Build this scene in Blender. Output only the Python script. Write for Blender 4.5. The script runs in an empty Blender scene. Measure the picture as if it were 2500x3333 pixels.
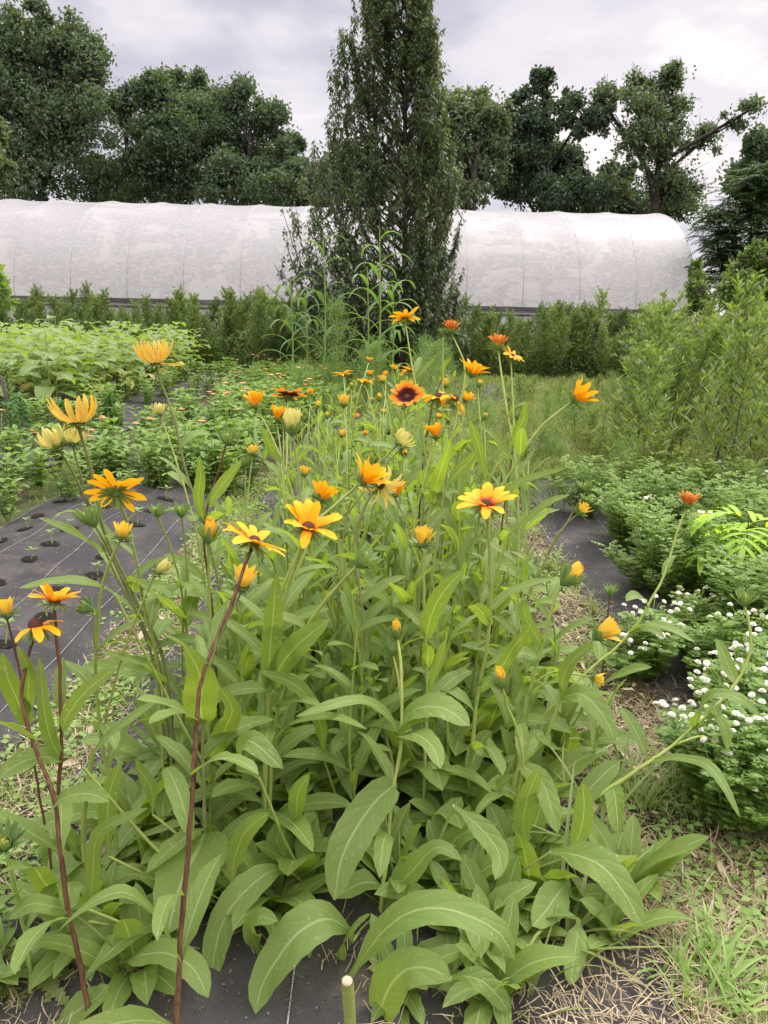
import bpy, math, random
import numpy as np
from mathutils import Vector, Matrix
random.seed(7); rng = np.random.default_rng(11)
C = bpy.context.scene
COL = C.collection
PI = math.pi

# ------------------------------------------------------------ camera
CAM_H = 1.1; PITCH = math.radians(14.7); ROLL = math.radians(1.28); FPX = 2471.0
X0 = np.array([1, 0, 0.]); FW = np.array([0, math.cos(PITCH), -math.sin(PITCH)]); U0 = np.array([0, math.sin(PITCH), math.cos(PITCH)])
RT = math.cos(ROLL)*X0 + math.sin(ROLL)*U0; UP = -math.sin(ROLL)*X0 + math.cos(ROLL)*U0
CAM = np.array([0, 0, CAM_H])
cam = bpy.data.cameras.new('camera'); camo = bpy.data.objects.new('camera', cam); COL.objects.link(camo)
M = Matrix.Identity(4)
for i in range(3):
    M[i][0] = RT[i]; M[i][1] = UP[i]; M[i][2] = -FW[i]; M[i][3] = CAM[i]
camo.matrix_world = M
cam.sensor_fit = 'VERTICAL'; cam.sensor_height = 24; cam.lens = FPX/3333*24
cam.clip_start = 0.05; cam.clip_end = 1000
C.camera = camo

# ------------------------------------------------------------ world: overcast sky with broken cloud
SUN_EL, SUN_AZ = math.radians(52), math.radians(35)   # azimuth measured from +Y towards +X
w = bpy.data.worlds.new("World"); C.world = w; w.use_nodes = True
wn, wl = w.node_tree.nodes, w.node_tree.links
for n in list(wn): wn.remove(n)
def N(t, **k):
    n = wn.new(t)
    for a, b in k.items(): setattr(n, a, b)
    return n
out = N('ShaderNodeOutputWorld'); bgs = N('ShaderNodeBackground'); bgc = N('ShaderNodeBackground'); mx = N('ShaderNodeMixShader')
sky = N('ShaderNodeTexSky', sky_type='NISHITA'); sky.sun_disc = False; sky.sun_elevation = SUN_EL; sky.sun_rotation = SUN_AZ
wl.new(sky.outputs[0], bgs.inputs[0]); bgs.inputs[1].default_value = 0.1
tc = N('ShaderNodeTexCoord'); sep = N('ShaderNodeSeparateXYZ'); wl.new(tc.outputs['Generated'], sep.inputs[0])
def mth(op, a, b=None, c=None, clamp=False):
    n = N('ShaderNodeMath', operation=op); n.use_clamp = clamp
    for i, v in enumerate((a, b, c)):
        if v is None: continue
        if isinstance(v, (int, float)): n.inputs[i].default_value = v
        else: wl.new(v, n.inputs[i])
    return n.outputs[0]
zz = mth('ADD', mth('MAXIMUM', sep.outputs[2], 0.0), 0.22)
cmb = N('ShaderNodeCombineXYZ'); wl.new(mth('DIVIDE', sep.outputs[0], zz), cmb.inputs[0]); wl.new(mth('DIVIDE', sep.outputs[1], zz), cmb.inputs[1])
def noise(scale, det, rough, off):
    mp = N('ShaderNodeMapping'); mp.inputs['Location'].default_value = off; wl.new(cmb.outputs[0], mp.inputs[0])
    n = N('ShaderNodeTexNoise'); n.inputs['Scale'].default_value = scale; n.inputs['Detail'].default_value = det; n.inputs['Roughness'].default_value = rough
    n.inputs['Distortion'].default_value = 0.25
    wl.new(mp.outputs[0], n.inputs['Vector']); return n.outputs[0]
def maprange(v, a, b, c=0.0, d=1.0, smooth=True):
    n = N('ShaderNodeMapRange'); n.interpolation_type = 'SMOOTHSTEP' if smooth else 'LINEAR'
    wl.new(v, n.inputs[0])
    for i, x in enumerate((a, b, c, d)): n.inputs[1+i].default_value = x
    return n.outputs[0]
def mixc(f, a, b):
    n = N('ShaderNodeMix', data_type='RGBA')
    if isinstance(f, (int, float)): n.inputs[0].default_value = f
    else: wl.new(f, n.inputs[0])
    for i, v in ((6, a), (7, b)):
        if isinstance(v, tuple): n.inputs[i].default_value = (*v, 1)
        else: wl.new(v, n.inputs[i])
    return n.outputs[2]
big = noise(1.1, 6, .5, (3.1, 7.4, 0)); fine = noise(3.2, 8, .55, (9.2, 1.3, 0))
mixn = mth('ADD', mth('MULTIPLY', big, 0.62), mth('MULTIPLY', fine, 0.38))
# brighter to the right of the view (where the hidden sun stands) and darker left
side = mth('MULTIPLY', maprange(sep.outputs[0], -0.35, 0.45), 0.10)
dens = mth('ADD', mixn, side)
c1 = mixc(maprange(dens, 0.45, 0.58), (0.46, 0.445, 0.51), (0.67, 0.63, 0.665))
c2 = mixc(maprange(dens, 0.585, 0.67), c1, (.90, 0.80, 0.77))
lowb = maprange(sep.outputs[2], 0.02, 0.26, 1.0, 0.0)
c3 = mixc(mth('MULTIPLY', lowb, 0.45), c2, (0.55, 0.54, 0.605))
wl.new(c3, bgc.inputs[0])
# an overcast sky is brighter overhead than at its rim
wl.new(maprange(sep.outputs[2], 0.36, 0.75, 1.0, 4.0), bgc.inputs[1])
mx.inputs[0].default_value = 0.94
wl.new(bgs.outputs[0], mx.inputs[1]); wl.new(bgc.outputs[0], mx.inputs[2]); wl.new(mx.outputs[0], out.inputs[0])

sun = bpy.data.lights.new('sun', 'SUN'); sun.energy = 1.7; sun.angle = math.radians(16); sun.color = (1, 0.95, 0.88)
suno = bpy.data.objects.new('sun', sun); COL.objects.link(suno)
sd = Vector((math.sin(SUN_AZ)*math.cos(SUN_EL), math.cos(SUN_AZ)*math.cos(SUN_EL), math.sin(SUN_EL)))
suno.rotation_euler = sd.to_track_quat('Z', 'Y').to_euler(); suno.location = sd*50
C.view_settings.view_transform = 'Standard'; C.view_settings.look = 'None'; C.view_settings.exposure = 0.46; C.view_settings.gamma = 1
C.render.engine = 'CYCLES'
C.cycles.max_bounces = 8; C.cycles.transparent_max_bounces = 12; C.cycles.diffuse_bounces = 3; C.cycles.transmission_bounces = 6

# ------------------------------------------------------------ projection helpers (photo points -> places in the garden)
S = 2500/1659
def ray(fx, fy):
    return FW + RT*(fx*S-1250)/FPX + UP*(1666.5-fy*S)/FPX
def P(fx, fy, y):
    d = ray(fx, fy); return CAM + d*(y/d[1])
def G(fx, fy):
    d = ray(fx, fy); return CAM + d*(CAM_H/-d[2])
def proj(p):
    q = np.asarray(p)-CAM; d = q@FW
    return ((q@RT)/d*FPX+1250)/S, (1666.5-(q@UP)/d*FPX)/S
def nrm(v):
    v = np.asarray(v, float); return v/(np.linalg.norm(v, axis=-1, keepdims=True)+1e-9)

# ------------------------------------------------------------ mesh collector
class MB:
    def __init__(s): s.v = []; s.f4 = []; s.f3 = []; s.uv = []; s.n = 0
    def add(s, v, f4=None, f3=None, uv=None):
        v = np.asarray(v, float).reshape(-1, 3)
        if uv is None: uv = np.zeros((len(v), 2))
        s.v.append(v); s.uv.append(np.asarray(uv, float).reshape(-1, 2))
        if f4 is not None and len(f4): s.f4.append(np.asarray(f4, int)+s.n)
        if f3 is not None and len(f3): s.f3.append(np.asarray(f3, int)+s.n)
        s.n += len(v)
    def merge(s, o, T=None):
        for v, uv in zip(o.v, o.uv):
            pass
        V = np.concatenate(o.v); UV = np.concatenate(o.uv)
        if T is not None: V = V@T[:3, :3].T+T[:3, 3]
        s.add(V, np.concatenate(o.f4) if o.f4 else None, np.concatenate(o.f3) if o.f3 else None, UV)
    def mesh(s, name, mat, smooth=True):
        me = bpy.data.meshes.new(name)
        V = np.concatenate(s.v); UV = np.concatenate(s.uv)
        f4 = np.concatenate(s.f4) if s.f4 else np.zeros((0, 4), int); f3 = np.concatenate(s.f3) if s.f3 else np.zeros((0, 3), int)
        loops = np.concatenate([f4.ravel(), f3.ravel()]).astype(np.int32)
        me.vertices.add(len(V)); me.vertices.foreach_set('co', V.astype(np.float32).ravel())
        me.loops.add(len(loops)); me.loops.foreach_set('vertex_index', loops)
        nf = len(f4)+len(f3); me.polygons.add(nf)
        st = np.concatenate([np.arange(len(f4))*4, len(f4)*4+np.arange(len(f3))*3]).astype(np.int32)
        me.polygons.foreach_set('loop_start', st)
        me.polygons.foreach_set('use_smooth', np.full(nf, smooth, bool))
        ul = me.uv_layers.new(name='UVMap'); ul.data.foreach_set('uv', UV[loops].astype(np.float32).ravel())
        me.update(calc_edges=True); me.materials.append(mat)
        return me
    def obj(s, name, mat, parent=None, smooth=True):
        o = bpy.data.objects.new(name, s.mesh(name, mat, smooth)); COL.objects.link(o)
        if parent is not None: o.parent = parent
        return o

def tag(o, label, cat, group=None, kind=None):
    if label: o['label'] = label
    if cat: o['category'] = cat
    if group: o['group'] = group
    if kind: o['kind'] = kind
    return o
def empty(name, loc=(0, 0, 0)):
    o = bpy.data.objects.new(name, None); COL.objects.link(o); o.location = loc; o.empty_display_size = .05
    return o
def copy_tree(o, parent=None):
    c = o.copy(); COL.objects.link(c)
    if parent is not None: c.parent = parent
    for ch in list(o.children): copy_tree(ch, c)
    return c
def structure(o): o['kind'] = 'structure'; return o

# ------------------------------------------------------------ shape helpers
def gridf(n, m, close=False):
    i, j = np.meshgrid(np.arange(n-1), np.arange(m if close else m-1), indexing='ij')
    i = i.ravel(); j = j.ravel(); k = (j+1) % m
    return np.stack([i*m+j, i*m+k, (i+1)*m+k, (i+1)*m+j], 1)
def smooth_path(pts, n):
    pts = np.asarray(pts, float)
    if len(pts) < 3:
        t = np.linspace(0, 1, n)[:, None]; return pts[0]*(1-t)+pts[-1]*t
    seg = np.linalg.norm(np.diff(pts, axis=0), axis=1); s = np.concatenate([[0], np.cumsum(seg)]); s /= s[-1]
    d = np.gradient(pts, s, axis=0); u = np.linspace(0, 1, n)
    k = np.clip(np.searchsorted(s, u, 'right')-1, 0, len(s)-2); h = (s[k+1]-s[k])[:, None]; t = ((u-s[k])/(s[k+1]-s[k]))[:, None]
    return ((2*t**3-3*t**2+1)*pts[k]+(t**3-2*t**2+t)*h*d[k]+(-2*t**3+3*t**2)*pts[k+1]+(t**3-t**2)*h*d[k+1])
def tube(mb, path, rad, k=6):
    path = np.asarray(path, float); n = len(path); rad = np.broadcast_to(rad, n)
    T = nrm(np.gradient(path, axis=0)); ref = np.array([0.31, 0.95, 0.05]); a = nrm(np.cross(T, ref)); b = np.cross(T, a)
    th = np.arange(k)*2*PI/k
    v = path[:, None]+rad[:, None, None]*(a[:, None]*np.cos(th)[None, :, None]+b[:, None]*np.sin(th)[None, :, None])
    uv = np.stack(np.meshgrid(np.linspace(0, 1, n), np.arange(k)/k, indexing='ij'), -1)
    mb.add(v, gridf(n, k, True), None, uv)
    mb.add(np.vstack([v[-1], path[-1:]+T[-1:]*rad[-1]*.3]), None, [[i, (i+1) % k, k] for i in range(k)])
def ribbon(mb, c, side, nor, hw, m=5, fold=.15, wave=0, curl=0, v0=0.0, v1=1.0):
    """a leaf blade along centreline c: side/nor unit vectors per point, hw half widths"""
    n = len(c); u = np.linspace(-1, 1, m)
    t = np.linspace(v0, v1, n)
    ph = random.random()*6
    lift = fold*np.abs(u)[None, :]+curl*(u**2)[None, :] + wave*np.sin(t[:, None]*13+ph+2.2*(u[None, :] > 0))*np.abs(u)[None, :]**1.5
    v = c[:, None]+side[:, None]*(hw[:, None]*u[None, :])[..., None]+nor[:, None]*(hw[:, None]*lift)[..., None]
    uv = np.stack([np.broadcast_to((u+1)/2, (n, m)), np.broadcast_to(t[:, None], (n, m))], -1)
    mb.add(v, gridf(n, m)[:, ::-1], None, uv)
def prof(t, kind):
    if kind == 'rud':      # lance shaped with a narrow petiole
        w = np.where(t < .22, .13+.1*t/.22, 0); s = np.clip((t-.14)/.86, 0, 1)
        return np.maximum(w*np.clip((1-t)*8, 0, 1), 1.42*s**.55*(1-s)**.52*(1.12-.25*s))
    if kind == 'sess':     # stalkless stem leaf
        return 1.42*(t+.05)**.5*(1-t)**.58
    if kind == 'ovate':
        s = np.clip((t-.18)/.82, 0, 1); return np.maximum(np.where(t < .2, .06, 0), 1.95*s**.55*(1-s)**.85)
    if kind == 'egg':
        return 1.9*(t+.01)**.5*(1-t)**.75
    if kind == 'lin':
        return np.minimum(1, t*6+.25)*(1-t)**.5
    return np.sin(PI*np.clip(t, 0, 1))
def blade(mb, base, az, el, L, W, bend=1.0, kind='rud', n=10, m=5, fold=.2, wave=.08, roll=0., serr=.0, side_swing=0.):
    """leaf starting at base, heading az with elevation el (rad), drooping by bend rad over its length"""
    t = np.linspace(0, 1, n); e = el-bend*t**1.2; a = az+side_swing*t
    d = np.stack([np.cos(a)*np.cos(e), np.sin(a)*np.cos(e), np.sin(e)], 1)
    c = np.asarray(base)+np.concatenate([[np.zeros(3)], np.cumsum((d[:-1]+d[1:])/2, 0)])*L/(n-1)
    s = np.stack([-np.sin(a), np.cos(a), 0*a], 1); nn = np.cross(d, s); nn = -nn*np.sign(-nn[:, 2:3]+1e-6) if False else np.cross(s, d)*-1
    r = roll+0.3*roll*t
    s2 = s*np.cos(r)[:, None]+nn*np.sin(r)[:, None]; n2 = nn*np.cos(r)[:, None]-s*np.sin(r)[:, None]
    hw = prof(t, kind)*W/2
    if n > 8: hw = hw*(1+.05*rng.normal(size=n))
    if serr: hw = hw*(1+serr*np.where(np.arange(n) % 2, 1, -1))
    ribbon(mb, c, s2, n2, hw, m, fold, wave)
def rhombs(mb, c, d, nn, L, W, fold=.25):
    """many small leaves: c base, d direction, nn normal (n,3)"""
    c = np.asarray(c); n = len(c); d = nrm(d); s = nrm(np.cross(d, nn)); nn = np.cross(s, d)
    L = np.broadcast_to(L, n)[:, None]; W = np.broadcast_to(W, n)[:, None]
    v = np.stack([c, c+d*L*.45+s*W/2+nn*W*fold, c+d*L, c+d*L*.45-s*W/2+nn*W*fold], 1)
    i = np.arange(n)*4
    mb.add(v.reshape(-1, 3), None, np.concatenate([np.stack([i, i+1, i+2], 1), np.stack([i, i+2, i+3], 1)]), np.tile([[.5, 0], [1, .45], [.5, 1], [0, .45]], (n, 1)))
def rdir(n, up=0.0):
    v = rng.normal(size=(n, 3)); v = nrm(v); v[:, 2] += up; return nrm(v)

# ------------------------------------------------------------ materials
class Mat:
    def __init__(s, name):
        s.m = bpy.data.materials.new(name); s.m.use_nodes = True; s.n = s.m.node_tree.nodes; s.l = s.m.node_tree.links
        for x in list(s.n): s.n.remove(x)
        s.out = s.n.new('ShaderNodeOutputMaterial'); s.p = s.n.new('ShaderNodeBsdfPrincipled')
        s.l.new(s.p.outputs[0], s.out.inputs[0])
    def node(s, t, **k):
        x = s.n.new(t)
        for a, b in k.items(): setattr(x, a, b)
        return x
    def set(s, i, v):
        if hasattr(v, 'node') or isinstance(v, bpy.types.NodeSocket): s.l.new(v, i)
        elif isinstance(v, tuple) and len(v) == 3 and i.type == 'RGBA': i.default_value = (*v, 1)
        else: i.default_value = v
    def math(s, op, a, b=None, c=None, clamp=False):
        x = s.node('ShaderNodeMath', operation=op); x.use_clamp = clamp
        for i, v in enumerate((a, b, c)):
            if v is not None: s.set(x.inputs[i], v)
        return x.outputs[0]
    def mix(s, f, a, b, mode='MIX'):
        x = s.node('ShaderNodeMix', data_type='RGBA', blend_type=mode); s.set(x.inputs[0], f); s.set(x.inputs[6], a); s.set(x.inputs[7], b); return x.outputs[2]
    def ramp(s, v, a, b, c=0., d=1.):
        x = s.node('ShaderNodeMapRange'); x.interpolation_type = 'SMOOTHSTEP'; s.set(x.inputs[0], v)
        for i, q in enumerate((a, b, c, d)): s.set(x.inputs[1+i], q)
        return x.outputs[0]
    def noise(s, scale, det=3, rough=.5, coord='Object', dist=0, vec=None, sc3=None):
        t = s.node('ShaderNodeTexCoord') if vec is None else None
        v = t.outputs[coord] if vec is None else vec
        if sc3:
            mp = s.node('ShaderNodeMapping'); s.l.new(v, mp.inputs[0]); mp.inputs['Scale'].default_value = sc3; v = mp.outputs[0]
        x = s.node('ShaderNodeTexNoise'); s.l.new(v, x.inputs['Vector']); x.inputs['Scale'].default_value = scale
        x.inputs['Detail'].default_value = det; x.inputs['Roughness'].default_value = rough; x.inputs['Distortion'].default_value = dist
        return x.outputs[0]
    def bump(s, h, strength=.3, dist=.01):
        b = s.node('ShaderNodeBump'); b.inputs['Strength'].default_value = strength; b.inputs['Distance'].default_value = dist
        s.l.new(h, b.inputs['Height']); s.l.new(b.outputs[0], s.p.inputs['Normal']); return b
    def base(s, c, rough=.6, spec=.3):
        s.set(s.p.inputs['Base Color'], c); s.set(s.p.inputs['Roughness'], rough); s.p.inputs['Specular IOR Level'].default_value = spec

def leafmat(name, ca, cb, trans=.35, tcol=None, veins=0, rough=.55, under=1.25, spec=.3, isl=True, vcol=None):
    m = Mat(name)
    geo = m.node('ShaderNodeNewGeometry'); oi = m.node('ShaderNodeObjectInfo')
    r = m.math('ADD', m.math('MULTIPLY', geo.outputs['Random Per Island'], .65 if isl else 0), m.math('MULTIPLY', oi.outputs['Random'], .35 if isl else .6))
    if not isl: r = m.math('ADD', r, m.math('MULTIPLY', m.noise(9, 3), .5))
    col = m.mix(r, ca, cb)
    if veins:
        tcn = m.node('ShaderNodeTexCoord'); sp = m.node('ShaderNodeSeparateXYZ'); m.l.new(tcn.outputs['UV'], sp.inputs[0])
        au = m.math('MULTIPLY', m.math('ABSOLUTE', m.math('SUBTRACT', sp.outputs[0], .5)), 2.0)
        rib = m.ramp(au, 0.03, 0.10, 1., 0.)
        fr = m.math('FRACT', m.math('MULTIPLY', m.math('SUBTRACT', sp.outputs[1], m.math('MULTIPLY', au, .22)), veins))
        lat = m.math('ABSOLUTE', m.math('SUBTRACT', fr, .5))
        latm = m.math('MULTIPLY', m.ramp(lat, .0, .06, 1., 0.), .22)
        vm = m.math('MAXIMUM', rib, latm)
        nz = m.noise(60, 4, .6)
        col = m.mix(m.ramp(nz, .35, .75, 0., .3), col, tuple(x*1.35 for x in ca))
        spk = m.noise(210, 1, .5); col = m.mix(m.ramp(spk, .70, .76, 0, .55), col, (.50, .48, .30)); blot = m.noise(28, 2, .5)
        col = m.mix(m.ramp(blot, .70, .78, 0., .35), col, (.42, .40, .2))
        col = m.mix(m.math('MULTIPLY', m.ramp(au, .80, .98), m.ramp(m.noise(18, 3, .6), .60, .70)), col, (.24, .17, .07))
        col = m.mix(m.math('MULTIPLY', vm, .55), col, vcol or (.42, .5, .24))
        m.bump(m.math('ADD', m.math('MULTIPLY', m.math('MAXIMUM', rib, m.math('MULTIPLY', m.ramp(lat, 0., .3, 1., 0.), .5)), -1), m.math('MULTIPLY', nz, 1.0)), .45, .0022)
    col2 = m.mix(geo.outputs['Backfacing'], col, m.mix(1.0, col, (under, under*.98, under), 'MULTIPLY'))
    m.base(col2, rough, spec)
    if trans:
        tr = m.node('ShaderNodeBsdfTranslucent'); m.l.new(m.mix(1., col2, tcol or (1.75, 1.7, .5), 'MULTIPLY'), tr.inputs[0])
        ms = m.node('ShaderNodeMixShader'); ms.inputs[0].default_value = trans
        m.l.new(m.p.outputs[0], ms.inputs[1]); m.l.new(tr.outputs[0], ms.inputs[2]); m.l.new(ms.outputs[0], m.out.inputs[0])
    return m.m
def plain(name, ca, cb=None, rough=.7, scale=20, bump=0, spec=.3, sc3=None):
    m = Mat(name); nz = m.noise(scale, 4, .6, sc3=sc3)
    m.base(m.mix(m.ramp(nz, .3, .7), ca, cb or ca), rough, spec)
    if bump: m.bump(nz, .6, bump)
    return m.m

MT = {}
MT['leaf_big'] = leafmat('susan_leaf', (.126, .202, .046), (.225, .318, .078), .38, veins=6)
MT['leaf_mid'] = leafmat('susan_leaf_far', (.126, .205, .046), (.225, .32, .078), .38, veins=5)
MT['leaf_sun'] = leafmat('sunflower_leaf', (.15, .235, .070), (.23, .325, .105), .35, veins=5)
MT['leaf_yel'] = leafmat('yellowed_leaf', (.5, .42, .12), (.6, .5, .16), .3)
MT['zinnia'] = leafmat('zinnia_leaf', (.13, .225, .055), (.215, .33, .090), .3, veins=3)
MT['mug'] = leafmat('mugwort_leaf', (.085, .145, .045), (.18, .255, .08), .25)
MT['mugfar'] = leafmat('mugwort_leaf_dusky', (.06, .11, .04), (.13, .19, .07), .25)
MT['mugnear'] = leafmat('mugwort_near', (.12, .19, .056), (.22, .31, .10), .3)
MT['fever'] = leafmat('feverfew_leaf', (.12, .22, .05), (.25, .36, .09), .32)
MT['dill'] = leafmat('feathery_leaf', (.12, .21, .065), (.21, .33, .11), .25)
MT['lily'] = leafmat('lily_leaf', (.05, .13, .035), (.09, .21, .05), .2)
MT['corn'] = leafmat('corn_leaf', (.10, .19, .07), (.19, .32, .12), .3)
MT['tree'] = leafmat('tree_leaf', (.052, .092, .060), (.120, .175, .095), .3)
MT['tree_dark'] = leafmat('tree_leaf_dark', (.042, .076, .052), (.086, .136, .078), .24)
MT['tree_pale'] = leafmat('tree_leaf_pale', (.078, .118, .072), (.155, .21, .115), .3)
MT['pear'] = leafmat('pear_leaf', (.056, .088, .056), (.132, .175, .092), .3)
MT['sumac'] = leafmat('sumac_leaf', (.04, .08, .035), (.08, .14, .055), .2)
MT['shrub'] = leafmat('shrub_leaf', (.08, .15, .04), (.17, .26, .07), .3)
MT['lime'] = leafmat('seedling_leaf', (.30, .48, .05), (.42, .60, .09), .45, veins=6, vcol=(.5, .6, .2))
MT['grass'] = leafmat('grass_blade', (.15, .26, .06), (.30, .42, .13), .3)
MT['grassdk'] = leafmat('grass_blade_dark', (.13, .19, .055), (.27, .31, .11), .3)
MT['straw'] = plain('straw', (.42, .31, .18), (.62, .52, .34), .8, 60)
MT['straw2'] = leafmat('dry_straw', (.13, .095, .05), (.46, .39, .235), 0)
MT['crumb'] = leafmat('soil_crumb', (.035, .022, .014), (.22, .16, .09), 0)
MT['dry'] = plain('dry_leaf', (.28, .22, .13), (.50, .43, .28), .85, 60, .003)
MT['bark'] = plain('bark', (.06, .05, .045), (.13, .11, .095), .95, 12, .01)
MT['barkdk'] = plain('bark_dark', (.03, .027, .024), (.07, .06, .05), .95, 6, .01)
MT['stemgreen'] = plain('stem_green', (.20, .29, .05), (.30, .38, .09), .6, 40, .001, sc3=(1, 1, .15))
MT['stempale'] = plain('stem_pale', (.27, .35, .07), (.36, .42, .12), .6, 40)
MT['stemdull'] = plain('stem_dull', (.19, .23, .08), (.28, .26, .12), .7, 40, .001)
MT['stemred'] = plain('stem_red', (.07, .030, .022), (.17, .085, .04), .6, 60, .001, sc3=(3, 3, .1))
MT['stemmug'] = plain('mugwort_stem', (.07, .05, .045), (.13, .11, .08), .8, 30)
MT['pith'] = plain('cut_pith', (.28, .22, .13), (.46, .38, .27), .9, 80)
MT['white'] = plain('white_petal', (.82, .83, .78), (.88, .88, .85), .7, 50)
MT['dot'] = plain('yellow_button', (.75, .62, .12), (.8, .7, .25), .8, 80)
MT['coral'] = plain('coral_petal', (.85, .16, .07), (.92, .30, .16), .6, 50)
MT['disc'] = plain('brown_disc', (.035, .012, .010), (.13, .05, .035), .85, 900, .002)
MT['calyx'] = leafmat('calyx', (.12, .20, .06), (.19, .29, .10), .15)
MT['rock'] = plain('rock', (.30, .26, .22), (.50, .44, .38), .9, 25, .01)

def petalmat(name, tip, mid, basec, b0, b1, back=None, trans=.35):
    m = Mat(name); t = m.node('ShaderNodeTexCoord'); sp = m.node('ShaderNodeSeparateXYZ'); m.l.new(t.outputs['UV'], sp.inputs[0])
    geo = m.node('ShaderNodeNewGeometry')
    nz = m.noise(120, 3)
    v = m.math('ADD', sp.outputs[1], m.math('MULTIPLY', m.math('SUBTRACT', nz, .5), .22))
    c = m.mix(m.ramp(v, .35, 1.), mid, tip); c = m.mix(m.ramp(v, b0, b1), basec, c)
    c = m.mix(m.math('MULTIPLY', geo.outputs['Random Per Island'], .3), c, m.mix(1., c, (1.1, .80, .7), 'MULTIPLY'))
    gr = m.math('ABSOLUTE', m.math('SINE', m.math('MULTIPLY', sp.outputs[0], 9.42)))
    c = m.mix(m.ramp(gr, 0, .35, .22, 0.), c, m.mix(1., c, (.75, .6, .45), 'MULTIPLY'))
    if back: c = m.mix(m.math('MULTIPLY', geo.outputs['Backfacing'], m.ramp(sp.outputs[0], .1, .9, .85, .6)), c, back)
    m.base(c, .55, .25); m.bump(gr, .5, .0012)
    tr = m.node('ShaderNodeBsdfTranslucent'); m.l.new(c, tr.inputs[0]); ms = m.node('ShaderNodeMixShader'); ms.inputs[0].default_value = trans
    m.l.new(m.p.outputs[0], ms.inputs[1]); m.l.new(tr.outputs[0], ms.inputs[2]); m.l.new(ms.outputs[0], m.out.inputs[0])
    return m.m
MT['p_gold'] = petalmat('petal_gold', (.98, .56, .014), (.95, .45, .010), (.85, .24, .005), .0, .15)
MT['p_red'] = petalmat('petal_gold_red_base', (.98, .56, .014), (.95, .42, .010), (.60, .06, .004), .08, .36)
MT['p_dark'] = petalmat('petal_gold_dark_base', (.98, .40, .01), (.85, .17, .008), (.06, .005, .004), .38, .62)
MT['p_claw'] = petalmat('petal_claw', (.95, .62, .05), (.95, .42, .01), (.85, .25, .005), .0, .15, back=(.62, .55, .12))
MT['p_pale'] = petalmat('petal_pale', (.78, .72, .22), (.85, .68, .16), (.6, .55, .12), .0, .2, back=(.62, .64, .2))
MT['p_bud'] = petalmat('petal_bud', (.95, .62, .05), (.92, .58, .06), (.5, .5, .1), .0, .35, back=(.85, .6, .07))
MT['p_rust'] = petalmat('petal_rust', (.95, .48, .10), (.50, .12, .02), (.38, .07, .015), .0, .3, back=(.66, .19, .03))
MT['p_green'] = petalmat('petal_green', (.55, .62, .16), (.35, .48, .12), (.25, .35, .08), .0, .3)
# ------------------------------------------------------------ ground
def gz(x, y):
    x = np.asarray(x, float); y = np.asarray(y, float)
    near = np.clip((14-np.hypot(x, y))/6, 0, 1)
    return near*(.008*np.sin(3.1*x+1.3*y)+.006*np.sin(7.7*x-4.1*y+1)+.004*np.sin(13*x+11*y))
def axis(segs):
    a = []
    for lo, hi, n in segs: a += list(np.linspace(lo, hi, n, endpoint=False))
    return np.array(a+[segs[-1][1]])
gx = axis([(-300, -12, 12), (-12, -4, 24), (-4, 4, 130), (4, 12, 24), (12, 300, 12)])
gy = axis([(-200, -2, 10), (-2, .5, 12), (.5, 7, 120), (7, 20, 50), (20, 400, 20)])
XX, YY = np.meshgrid(gx, gy, indexing='ij')
mb = MB(); mb.add(np.stack([XX, YY, gz(XX, YY)], -1), gridf(len(gx), len(gy)))
m = Mat('garden_soil')
n1 = m.noise(1.3, 4, .6); n2 = m.noise(38, 6, .7); n3 = m.noise(9, 4, .6)
soil = m.mix(m.ramp(n2, .3, .7), (.025, .017, .011), (.12, .09, .058))
soil = m.mix(m.ramp(n3, .5, .68, 0, .75), soil, (.20, .165, .10))
soil = m.mix(m.ramp(n1, .42, .6, 0, .85), soil, (.09, .125, .04))
m.base(soil, .95, .1); m.bump(n2, .9, .02)
structure(mb.obj('ground', m.m))

# ------------------------------------------------------------ woven weed fabric
m = Mat('woven_fabric'); t = m.node('ShaderNodeTexCoord'); sp = m.node('ShaderNodeSeparateXYZ'); m.l.new(t.outputs['Object'], sp.inputs[0])
wx = m.math('SINE', m.math('MULTIPLY', sp.outputs[0], 2*PI/.0042)); wy = m.math('SINE', m.math('MULTIPLY', sp.outputs[1], 2*PI/.0075))
weave = m.math('MULTIPLY', wx, wy)
d1 = m.noise(3.5, 5, .65); d2 = m.noise(45, 5, .7); d3 = m.noise(2.2, 4, .6, sc3=(6, .8, 1))
c = m.mix(m.ramp(weave, -1, 1), (.026, .0255, .025), (.062, .060, .059))
c = m.mix(m.ramp(d1, .4, .75, 0, .5), c, (.12, .112, .10))
c = m.mix(m.ramp(d3, .5, .8, 0, .22), c, (.12, .12, .13))
c = m.mix(m.ramp(d2, .60, .74, 0, .55), c, (.20, .16, .11)); c = m.mix(m.ramp(m.noise(5, 6, .75), .54, .66, 0, .5), c, (.13, .105, .08))
m.base(c, .75, .12); m.bump(m.math('ADD', m.math('MULTIPLY', weave, .4), m.math('MULTIPLY', d3, 4)), .35, .004)
MT['fabric'] = m.m
MT['thread'] = plain('white_thread', (.14, .14, .135), (.40, .40, .38), .8, 300)
MT['hole'] = plain('hole_soil', (.003, .0025, .002), (.016, .011, .008), 1, 90, .01)
def fz(x, y, hump, x0, x1):
    u = (np.asarray(x, float)-x0)/(x1-x0)
    wr = .017*np.sin(np.asarray(x)*19+np.sin(np.asarray(y)*2.3)*2)+.006*np.sin(np.asarray(y)*9+np.asarray(x)*4)
    return gz(x, y)+.012+hump*np.clip(np.sin(PI*np.clip(u, 0, 1)), 0, 1)**.7+np.maximum(wr, 0)*np.sin(PI*np.clip(u, 0, 1))
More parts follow.
